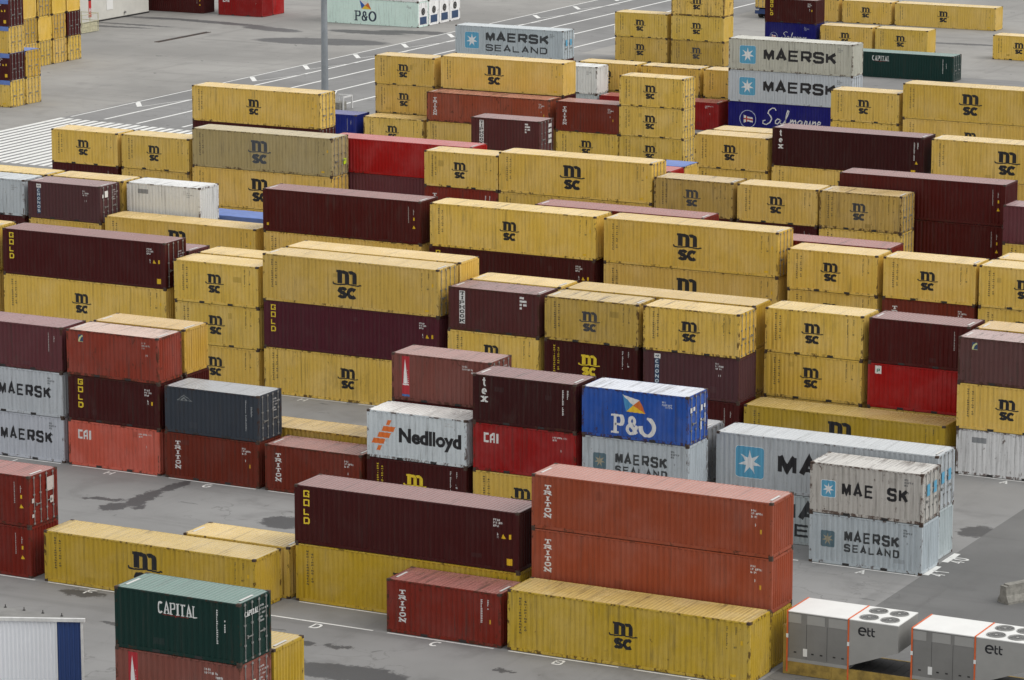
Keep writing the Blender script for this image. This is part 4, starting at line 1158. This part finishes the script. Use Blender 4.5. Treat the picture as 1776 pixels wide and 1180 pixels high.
# ---------------------------------------------------------------- refrigerated boxes far behind
M_DKBLUE = plain_material('blue_machine_housing', (0.03, 0.07, 0.16), .5)
def reefer(x, y, z, colv, design, label):
    L, H = LEN['40'], HGT['h']; colr = S(*colv) + (.25,)
    root = link('refrigerated_container', None, None, (x, y, z)); root['label'] = label; root['category'] = 'container'; root['group'] = 'refrigerated containers'
    link('frame', cached(('frame', L, H), lambda: frame_mesh(L, H)), root, color=colr)
    link('side_panel', cached(('rf', L, H), lambda: flat_side_mesh(L, H, True)), root, color=colr)
    link('side_panel', cached(('rb', L, H), lambda: flat_side_mesh(L, H, False)), root, color=colr)
    link('roof', cached(('roof', L, H), lambda: roof_mesh(L, H)), root, color=S(225, 226, 222) + (.3,))
    rl = link('bottom_rail', cached(('rail', L), lambda: rail_mesh(L)), root, color=colr); link('bottom_rail', rl.data, root, (0, W - .072, 0), color=colr)
    link('floor', cached(('floor', L), lambda: floor_mesh(L)), root)
    mb = MB(); mb.box(L - .09, .155, .175, L - .03, W - .155, H - .14); link('machine_panel', mb.build('machine_panel', [M_PAINT]), root, color=S(214, 214, 208) + (.8,))
    mb = MB(); mb.box(L - .028, .45, .30, L + .002, W - .45, 1.15); link('condenser', mb.build('condenser', [M_DKBLUE]), root)
    mb = MB(); mb.tube((L - .028, W / 2, 1.75), (L + .004, W / 2, 1.75), .42, 16); link('fan', mb.build('fan', [M_DARK]), root)
    mb = MB()
    for a in range(6):
        t = R(60 * a); mb.box(L + .006, W / 2 + .2 * math.cos(t) - .05, 1.75 + .2 * math.sin(t) - .05, L + .02, W / 2 + .2 * math.cos(t) + .05, 1.75 + .2 * math.sin(t) + .05)
    link('fan_blade', mb.build('fan_blade', [M_GALV]), root)
    mb = MB(); mb.box(-.01, .155, .175, .02, W - .155, H - .14); link('door', mb.build('door', [M_PAINT]), root, color=colr)
    if design:
        FLAT[0] = True
        for nm, me, cc in cached(('marks', design, L, H, 'r'), lambda: design_marks(design, L, H)): link(nm, me, root, color=cc)
        FLAT[0] = False
    return root
for i, row in enumerate(('P0', 'P1', 'P2', 'P3')):
    reefer(-209.0, ROWY[row], .012, (166, 186, 177) if i == 0 else (214, 214, 206), 'pando' if i == 0 else None,
           ('mint refrigerated container with flag logo facing the yard', 'white refrigerated container behind the mint one', 'third refrigerated container behind the mint one', 'rearmost refrigerated container beside the lane ticks')[i])
    if i < 2: reefer(-209.0, ROWY[row], .012 + HGT['h'] + .004, (226, 228, 226), None, ('white refrigerated container on top of the mint one', 'white refrigerated container atop, second from front')[i])

# ---------------------------------------------------------------- white warehouse far left
M_WHITEW = plain_material('white_painted_wall', (0.66, 0.65, 0.60), .6, 0, .12, .6)
M_CREAM = plain_material('cream_painted_steel', (0.55, 0.52, 0.36), .5, 0, .3, 3)
wh = link('warehouse', None, None, (-232.6, 325.0, 0)); wh['label'] = 'white painted warehouse wall behind the far left stacks'; wh['category'] = 'building'
mb = MB(); mb.box(-30, 0, .18, 0, 30.2, 8.0); link('wall', mb.build('wall', [M_WHITEW]), wh)
mb = MB(); mb.box(-30.05, -.05, 0, .05, 30.25, .18); link('plinth', mb.build('plinth', [M_DARK]), wh)
mb = MB(); mb.box(-30.4, -.4, 8.0, .4, 30.6, 8.4); link('roof', mb.build('roof', [M_GALV]), wh)
mb = MB(); mb.box(.004, 21.3, 1.2, .05, 22.6, 2.3); link('notice_board', mb.build('notice_board', [M_MARK]), wh, color=(0.8, .8, .78, .1))
mb = MB(); mb.box(.004, 17.6, .7, .05, 18.1, 2.6); sg = link('sign', mb.build('sign', [M_MARK]), wh, color=(0.5, 0.03, 0.03, .2))
P = Polys(); P.glyph('H', .05, .25, .4, .55, .1, .09)
mb = MB()
for pts, l in P.p: mb.poly([(.056 + .002 * l, 17.6 + px, 1.0 + pz) for px, pz in pts])
link('lettering', mb.build('lettering', [M_MARK]), sg, color=WHITE)
mb = MB(); mb.box(.004, 17.6, 2.61, .05, 18.1, 2.95); link('sign', mb.build('sign', [M_MARK]), wh, color=BLACK)
mb = MB(); mb.tube((.05, 25.0, .6), (.2, 25.0, .6), .14, 10); link('hose_valve', mb.build('hose_valve', [M_GALV]), wh)
# railed platform in front of it
pf = link('railed_platform', None, None, (-229.9, 333.7, 0)); pf['label'] = 'cream railed steel cage in front of the white warehouse wall'; pf['category'] = 'cage'
mb = MB(); mb.box(0, 0, .05, 2.4, 3.4, .2); link('base', mb.build('base', [M_CREAM]), pf)
for x_, y_ in ((2.35, .05), (2.35, 1.7), (2.35, 3.35), (.05, .05), (.05, 3.35)):
    mb = MB(); mb.tube((x_, y_, .2), (x_, y_, 2.1), .05); link('post', mb.build('post', [M_CREAM]), pf)
for z_ in (.7, 1.2, 2.05):
    mb = MB(); mb.tube((2.35, .1, z_), (2.35, 3.3, z_), .04); mb.tube((.05, .05, z_), (2.3, .05, z_), .04); mb.tube((.05, 3.35, z_), (2.3, 3.35, z_), .04); link('rail', mb.build('rail', [M_CREAM]), pf)
mb = MB(); mb.box(2.33, .2, .25, 2.345, 3.2, 1.1); link('mesh_panel', mb.build('mesh_panel', [M_CREAM]), pf)

# ---------------------------------------------------------------- light mast and its guard
M_MAST = plain_material('galvanised_mast', (0.30, 0.33, 0.36), .45, .2, .25, .8)
ms = link('light_mast', None, None, (-171.2, 291.6, 0)); ms['label'] = 'tall grey steel light mast rising behind the yellow containers'; ms['category'] = 'mast'
mb = MB(); mb.tube((0, 0, .05), (0, 0, 34), .36, 20, .13); link('pole', mb.build('pole', [M_MAST]), ms)
mb = MB(); mb.tube((0, 0, 0), (0, 0, .05), .6, 16); link('base_plate', mb.build('base_plate', [M_MAST]), ms)
for i in range(8):
    a = R(45 * i); mb = MB(); mb.tube((.5 * math.cos(a), .5 * math.sin(a), .05), (.5 * math.cos(a), .5 * math.sin(a), .12), .04); link('bolt', mb.build('bolt', [M_DARK]), ms)
mb = MB(); mb.tube((0, 0, 33.2), (0, 0, 33.6), 1.1, 18); link('lamp_ring', mb.build('lamp_ring', [M_MAST]), ms)
for i in range(6):
    a = R(60 * i); mb = MB(); mb.box(1.3 * math.cos(a) - .3, 1.3 * math.sin(a) - .3, 32.9, 1.3 * math.cos(a) + .3, 1.3 * math.sin(a) + .3, 33.3); link('floodlight', mb.build('floodlight', [M_GALV]), ms)
M_CONC = plain_material('rough_concrete', (0.30, 0.29, 0.26), .85, 0, .45, 4)
M_WSTEEL = plain_material('white_painted_steel', (0.7, 0.7, 0.69), .5, 0, .2, 3)
cb = MB(); n_ = 3
cb.box(-1.3, 0, 0, 1.0, 1.3, .75)
blk = link('concrete_block', cb.build('concrete_block', [M_CONC]), None, (-171.6, 293.4, .006)); blk['label'] = 'pale concrete block beside the light mast foot'; blk['category'] = 'concrete block'
bv = blk.modifiers.new('bevel', 'BEVEL'); bv.width = .06
gd = link('guard_frame', None, None, (-171.9, 295.4, 0)); gd['label'] = 'white tubular guard frame by the foot of the light mast'; gd['category'] = 'barrier'
for x_ in (0, 1.45):
    mb = MB(); mb.box(x_ - .07, -.07, .005, x_ + .07, .07, 1.14); link('post', mb.build('post', [M_WSTEEL]), gd)
mb = MB(); mb.box(-.07, -.07, 1.145, 1.52, .07, 1.28); link('rail', mb.build('rail', [M_WSTEEL]), gd)
mb = MB(); mb.box(1.38, -1.6, 1.15, 1.51, -.075, 1.28); link('rail', mb.build('rail', [M_WSTEEL]), gd)
mb = MB(); mb.box(1.38, -1.74, .005, 1.52, -1.605, 1.28); link('post', mb.build('post', [M_WSTEEL]), gd)

# ---------------------------------------------------------------- trailer far behind
tr = link('semi_trailer', None, None, (-164.3, 383.4, 0)); tr.rotation_euler = (0, 0, math.pi / 2); tr['label'] = 'dark blue semi-trailer half hidden behind the maroon container at top'; tr['category'] = 'trailer'
M_TBLUE = plain_material('blue_chassis_paint', (0.02, 0.05, 0.16), .4)
M_ORANGE = plain_material('orange_reflector', (0.7, 0.16, 0.02), .4)
mb = MB(); mb.box(.1, .6, .95, 13.5, 1.9, 1.25); mb.box(.1, .1, 1.12, .5, 2.4, 1.26); link('chassis', mb.build('chassis', [M_TBLUE]), tr)
mb = MB(); mb.box(0, .05, .55, .1, 2.45, .95); link('bumper', mb.build('bumper', [M_TBLUE]), tr)
mb = MB(); mb.box(.12, .02, .55, .6, .06, 1.1); link('reflector', mb.build('reflector', [M_ORANGE]), tr)
mb = MB(); mb.box(.7, .02, .62, 4.6, .06, .92); link('side_guard', mb.build('side_guard', [M_WSTEEL]), tr)
for xw in (1.2, 2.5, 3.8):
    for yw in (.12, 2.0):
        mb = MB(); mb.tube((xw, yw, .5), (xw, yw + .36, .5), .5, 18); w_ = link('wheel', mb.build('wheel', [M_RUBBER]), tr)
        mb = MB(); mb.tube((xw, yw - .01 if yw < 1 else yw + .361, .5), (xw, yw - .001 if yw < 1 else yw + .37, .5), .25, 12); link('rim', mb.build('rim', [M_GALV]), w_)
mb = MB(); mb.box(12.0, .6, 0.005, 12.2, .8, .95); link('landing_leg', mb.build('landing_leg', [M_GALV]), tr)
mb = MB(); mb.box(12.0, 1.7, 0.005, 12.2, 1.9, .95); link('landing_leg', mb.build('landing_leg', [M_GALV]), tr)
tc_ = container('YS', '40', 's', -164.32, 383.5, 1.265, 'e', .4, 'yellow container riding on the dark trailer at the top edge', 'containers on vehicles'); tc_.rotation_euler = (0, 0, math.pi / 2)

# ---------------------------------------------------------------- flat rack with two ventilation units, front right
M_RACK = plain_material('rusty_yellow_rack_paint', (0.42, 0.28, 0.06), .6, 0, .55, 2.2)
FX, FY = slot(2) + .05, 143.72
fr = link('flat_rack', None, None, (FX, FY, 0.004)); fr['label'] = 'rusty yellow flat rack carrying two grey ventilation units'; fr['category'] = 'flat rack'
L = LEN['40']
for y_ in (0, W - .12):
    mb = MB(); mb.box(.2, y_, .02, L - .2, y_ + .12, .62)
    for i in range(9): mb.box(1.0 + i * 1.25, y_ - .02 if y_ < 1 else y_ + .121, .10, 1.12 + i * 1.25, y_ - .001 if y_ < 1 else y_ + .14, .55)
    link('side_beam', mb.build('side_beam', [M_RACK]), fr)
for i in range(24):
    mb = MB(); x_ = .22 + i * (L - .44) / 24; mb.box(x_ + .008, .125, .555, x_ + (L - .44) / 24 - .008, W - .125, .61); link('deck_plank', mb.build('deck_plank', [M_DARK]), fr)
for x_ in (0, L - .2):
    for y_ in (0, W - .2):
        mb = MB(); mb.box(x_, y_, 0.01, x_ + .2, y_ + .2, 2.18); mb.box(x_ - .01, y_ - .01, 2.18, x_ + .21, y_ + .21, 2.30); mb.box(x_ - .006, y_ - .012, 1.5, x_ + .206, y_ - .001, 1.62); link('corner_post', mb.build('corner_post', [M_RACK]), fr)
    mb = MB(); mb.box(x_ + .05, .205, .1, x_ + .15, W - .205, 1.5); link('end_wall', mb.build('end_wall', [M_RACK]), fr)
M_UNIT = plain_material('brushed_grey_sheet', (0.27, 0.265, 0.255), .38, .35, .14, .9)
M_UPANEL = plain_material('lighter_grey_sheet', (0.40, 0.395, 0.38), .4, .3, .1, .9)
M_UTOP = plain_material('white_unit_top', (0.80, 0.80, 0.78), .5, 0, .06, 1)
M_STRAP = plain_material('orange_strap', (0.75, 0.14, 0.03), .6)
def vent_unit(x, y, label):
    u = link('ventilation_unit', None, None, (x, y, .62)); u['label'] = label; u['category'] = 'ventilation unit'; u['group'] = 'ventilation units on the flat rack'
    Lu, Wu, Hu, xs = 5.36, 2.42, 2.30, 2.98
    mb = MB(); mb.box(0, .02, .16, xs, Wu - .02, Hu); link('cabinet', mb.build('cabinet', [M_UNIT]), u)
    mb = MB(); mb.box(-.02, -.01, 0, xs + .02, Wu + .01, .155); link('skid', mb.build('skid', [M_UPANEL]), u)
    mb = MB(); z1, z2 = .16, 1.06
    a = [(xs + .004, .0, z1), (Lu, .0, z2), (Lu, .0, Hu), (xs + .004, .0, Hu)]; b_ = [(p[0], Wu, p[2]) for p in a]
    mb.poly(a); mb.poly(b_[::-1])
    for i in range(4): mb.quad(a[i], b_[i], b_[(i + 1) % 4], a[(i + 1) % 4])
    link('tapered_hood', mb.build('tapered_hood', [M_UPANEL]), u)
    for x0, x1, nm in ((0, xs - .01, 'top_cover'), (xs + .01, Lu, 'fan_deck')):
        mb = MB(); mb.box(x0 - .01, -.008, Hu + .004, x1 + .005, Wu + .008, Hu + .045); link(nm, mb.build(nm, [M_UTOP]), u)
    for x0, x1 in ((.04, .70), (.98, 1.84), (2.02, xs - .05)):
        mb = MB(); mb.box(x0, .006, 1.82, x1, .017, Hu - .06); link('access_panel', mb.build('access_panel', [M_UPANEL]), u)
    for x0 in (.95, 1.95):
        mb = MB(); mb.box(x0, .012, .2, x0 + .012, .018, 1.8); link('seam', mb.build('seam', [M_DARK]), u)
    mb = MB(); mb.box(.80, .008, .30, 1.0, .017, .66); link('data_plate', mb.build('data_plate', [M_UTOP]), u)
    for i in range(5):
        mb = MB(); mb.box((.35, 1.2, 1.62, 2.25, 2.66)[i], .004, .42, (.35, 1.2, 1.62, 2.25, 2.66)[i] + .12, .017, .48); link('door_latch', mb.build('door_latch', [M_DARK]), u)
    for fx in (3.72, 4.72):
        for fy in (.64, 1.78):
            f_ = MB(); n = 28
            for i in range(n):
                t0, t1 = 2 * math.pi * i / n, 2 * math.pi * (i + 1) / n
                for (ra, za), (rb, zb) in (((.44, .05), (.43, .085)), ((.43, .085), (.39, .085)), ((.39, .085), (.37, .048))):
                    f_.quad((fx + ra * math.cos(t0), fy + ra * math.sin(t0), Hu + za), (fx + ra * math.cos(t1), fy + ra * math.sin(t1), Hu + za), (fx + rb * math.cos(t1), fy + rb * math.sin(t1), Hu + zb), (fx + rb * math.cos(t0), fy + rb * math.sin(t0), Hu + zb))
            fo = link('fan', f_.build('fan', [M_GALV]), u)
            g_ = MB(); g_.poly([(fx + .37 * math.cos(2 * math.pi * i / 24), fy + .37 * math.sin(2 * math.pi * i / 24), Hu + .049) for i in range(24)]); link('fan_throat', g_.build('fan_throat', [M_DARK]), fo)
            g_ = MB()
            for rad in (.12, .18, .24, .30):
                for i in range(20):
                    t0, t1 = 2 * math.pi * i / 20, 2 * math.pi * (i + 1) / 20
                    g_.quad((fx + rad * math.cos(t0), fy + rad * math.sin(t0), Hu + .07), (fx + rad * math.cos(t1), fy + rad * math.sin(t1), Hu + .07), (fx + (rad + .028) * math.cos(t1), fy + (rad + .028) * math.sin(t1), Hu + .07), (fx + (rad + .028) * math.cos(t0), fy + (rad + .028) * math.sin(t0), Hu + .07))
            link('fan_guard', g_.build('fan_guard', [M_GALV]), fo)
            g_ = MB(); g_.poly([(fx + .08 * math.cos(2 * math.pi * i / 12), fy + .08 * math.sin(2 * math.pi * i / 12), Hu + .075) for i in range(12)]); link('fan_hub', g_.build('fan_hub', [M_UPANEL]), fo)
    P = Polys(); bx, bz, k_ = xs + .48, 1.66, 1.0
    P.stroke([(bx + .03, bz + .20), (bx + .36, bz + .20)] + rnd(bx + .19, bz + .19, .17, .17, 15, 310, 12), .065)
    for xx in (bx + .46, bx + .66):
        P.stroke([(xx, bz + .40), (xx, bz + .08), (xx + .05, bz + .03), (xx + .13, bz + .03)], .065); P.stroke([(xx + .03, bz + .26), (xx + .14, bz + .26)], .06, .06, .5)
    mb = MB()
    for pts, l in P.p: mb.poly([(px, -.004 - .002 * l, pz) for px, pz in pts])
    link('lettering', mb.build('lettering', [M_MARK]), u, color=BLACK)
    for x0 in (.0, xs - .02):
        mb = MB(); w_ = .07
        mb.box(x0 - .005, -.022, -.5, x0 + w_, -.012, Hu + .05); mb.box(x0 - .005, -.022, Hu + .051, x0 + w_, Wu + .022, Hu + .06); mb.box(x0 - .005, Wu + .012, -.5, x0 + w_, Wu + .022, Hu + .05)
        st_ = link('strap', mb.build('strap', [M_STRAP]), u)
        mb = MB(); mb.box(x0 - .02, -.035, 1.1, x0 + w_ + .02, -.023, 1.28); link('buckle', mb.build('buckle', [M_UTOP]), st_)
    return u
vent_unit(FX + .16, FY + .01, 'grey ventilation unit nearer the orange-brown containers on the flat rack')
vent_unit(FX + 6.15, FY + .01, 'grey ventilation unit at the bottom right corner of the picture')

# ---------------------------------------------------------------- concrete barrier, right edge
br = MB(); prof = [(-.40, 0), (-.40, .12), (-.24, .42), (-.22, .86), (.22, .86), (.24, .42), (.40, .12), (.40, 0)]
def extr(mbx, prof_, x0, x1):
    for (a, za), (b_, zb) in zip(prof_, prof_[1:] + prof_[:1]): mbx.quad((x0, a, za), (x0, b_, zb), (x1, b_, zb), (x1, a, za))
    mbx.poly([(x0, a, z_) for a, z_ in prof_]); mbx.poly([(x1, a, z_) for a, z_ in prof_][::-1])
extr(br, prof, 0, 3.0)
bo = link('concrete_barrier', None, None, (-55.75, 159.3, .003)); bo['label'] = 'stained concrete barrier block cut by the right picture edge'; bo['category'] = 'barrier'
bo.rotation_euler = (0, 0, R(60))
link('body', br.build('body', [M_CONC]), bo)
mb = MB(); mb.box(.2, -.2, .861, 2.8, .2, .93); link('top_slab', mb.build('top_slab', [M_CONC]), bo)

# ---------------------------------------------------------------- shed, lower left corner
M_SHEDW = plain_material('white_profiled_sheet', (0.80, 0.82, 0.86), .42, 0, .05, .4)
M_SHEDB = plain_material('blue_profiled_sheet', (0.022, 0.055, 0.19), .4, 0, .1, .6)
M_SHEDR = plain_material('grey_roof_felt', (0.24, 0.235, 0.225), .8, 0, .25, 1.2)
ZE = 5.0
A_ = Vector((-83.80, 121.94)); dirv = Vector((-3.27, -1.46)).normalized(); B_ = A_ + dirv * 26; nrm = Vector((-dirv.y, dirv.x))
nrm = nrm if nrm.y < 0 else -nrm
C_ = Vector((A_.x - 34, A_.y + .20))
sh = link('shed', None, None, (A_.x, A_.y, 0)); sh['label'] = 'white and blue ribbed metal shed in the lower left corner'; sh['category'] = 'shed'
def rib_wall(s0, s1, mat, name, z0=.0, z1=ZE - .09, proud=0.0):
    mb = MB(); pit = .18; n = max(1, int((s1 - s0) / pit)); pit = (s1 - s0) / n
    pts = []
    for i in range(n):
        s = s0 + i * pit; pts += [(s, .02), (s + pit * .3, .02), (s + pit * .42, .055), (s + pit * .72, .055), (s + pit * .84, .02)]
    pts.append((s1, .02))
    w2 = lambda s, o, z: tuple((dirv * s + nrm * (o + proud)).to_3d() + Vector((0, 0, z)))
    for (a, oa), (b2, ob) in zip(pts, pts[1:]): mb.quad(w2(b2, ob, z0), w2(a, oa, z0), w2(a, oa, z1), w2(b2, ob, z1))
    return link(name, mb.build(name, [mat]), sh)
def strip(s0, s1, o0, o1, z0, z1, mat, name):
    mb = MB(); w2 = lambda s, o, z: tuple((dirv * s + nrm * o).to_3d() + Vector((0, 0, z)))
    c = [w2(s0, o0, z0), w2(s1, o0, z0), w2(s1, o1, z0), w2(s0, o1, z0), w2(s0, o0, z1), w2(s1, o0, z1), w2(s1, o1, z1), w2(s0, o1, z1)]
    n = len(mb.v); mb.v += c
    for f in ((0, 3, 2, 1), (4, 5, 6, 7), (0, 1, 5, 4), (1, 2, 6, 5), (2, 3, 7, 6), (3, 0, 4, 7)): mb.f.append(f); mb.m.append(0)
    return link(name, mb.build(name, [mat]), sh)
rib_wall(.10, 1.12, M_SHEDB, 'blue_cladding'); rib_wall(1.15, 26, M_SHEDW, 'white_cladding')
strip(0, .098, 0, .075, 0, ZE - .09, M_WSTEEL, 'corner_trim'); strip(1.121, 1.149, 0, .07, 0, ZE - .09, M_UTOP, 'joint_trim')
strip(-.10, 26, -.03, .12, ZE - .085, ZE + .06, M_WSTEEL, 'fascia')
b3 = dirv * 26; c3 = C_ - A_
mb = MB(); mb.poly([(0 - .02, .0, ZE + .02), (c3.x, c3.y, ZE + .02), (b3.x, b3.y, ZE + .02)]); link('roof', mb.build('roof', [M_SHEDR]), sh)
mb = MB(); mb.quad((0, 0, 0), (c3.x, c3.y, 0), (c3.x, c3.y, ZE), (0, 0, ZE)); mb.quad((c3.x, c3.y, 0), (b3.x, b3.y, 0), (b3.x, b3.y, ZE), (c3.x, c3.y, ZE)); link('rear_wall', mb.build('rear_wall', [M_SHEDW]), sh)
for i in range(12):
    px = -1.05 - i * .98; py = c3.y * px / c3.x
    mb = MB(); mb.tube((px, py - .05, ZE + .02), (px, py - .05, ZE + .16), .02, 6); mb.box(px - .05, py - .09, ZE + .021, px + .05, py - .01, ZE + .05); link('roof_anchor', mb.build('roof_anchor', [M_DARK]), sh)

# slotted drain in the far yard
dr_ = link('drain_channel', None, None, (-215.8, 331.0, .006)); dr_['label'] = 'rusty slotted drain channel crossing the empty yard at upper left'; dr_['category'] = 'drain'
mb = MB(); mb.box(-.32, 0, 0, -.24, 10.8, .05); mb.box(.24, 0, 0, .32, 10.8, .05); link('edge_frame', mb.build('edge_frame', [M_CAST]), dr_)
for i in range(14):
    mb = MB(); mb.box(-.235, i * .77 + .02, .0, .235, i * .77 + .62, .045); link('grate', mb.build('grate', [M_DARK if i % 3 else M_CAST]), dr_)
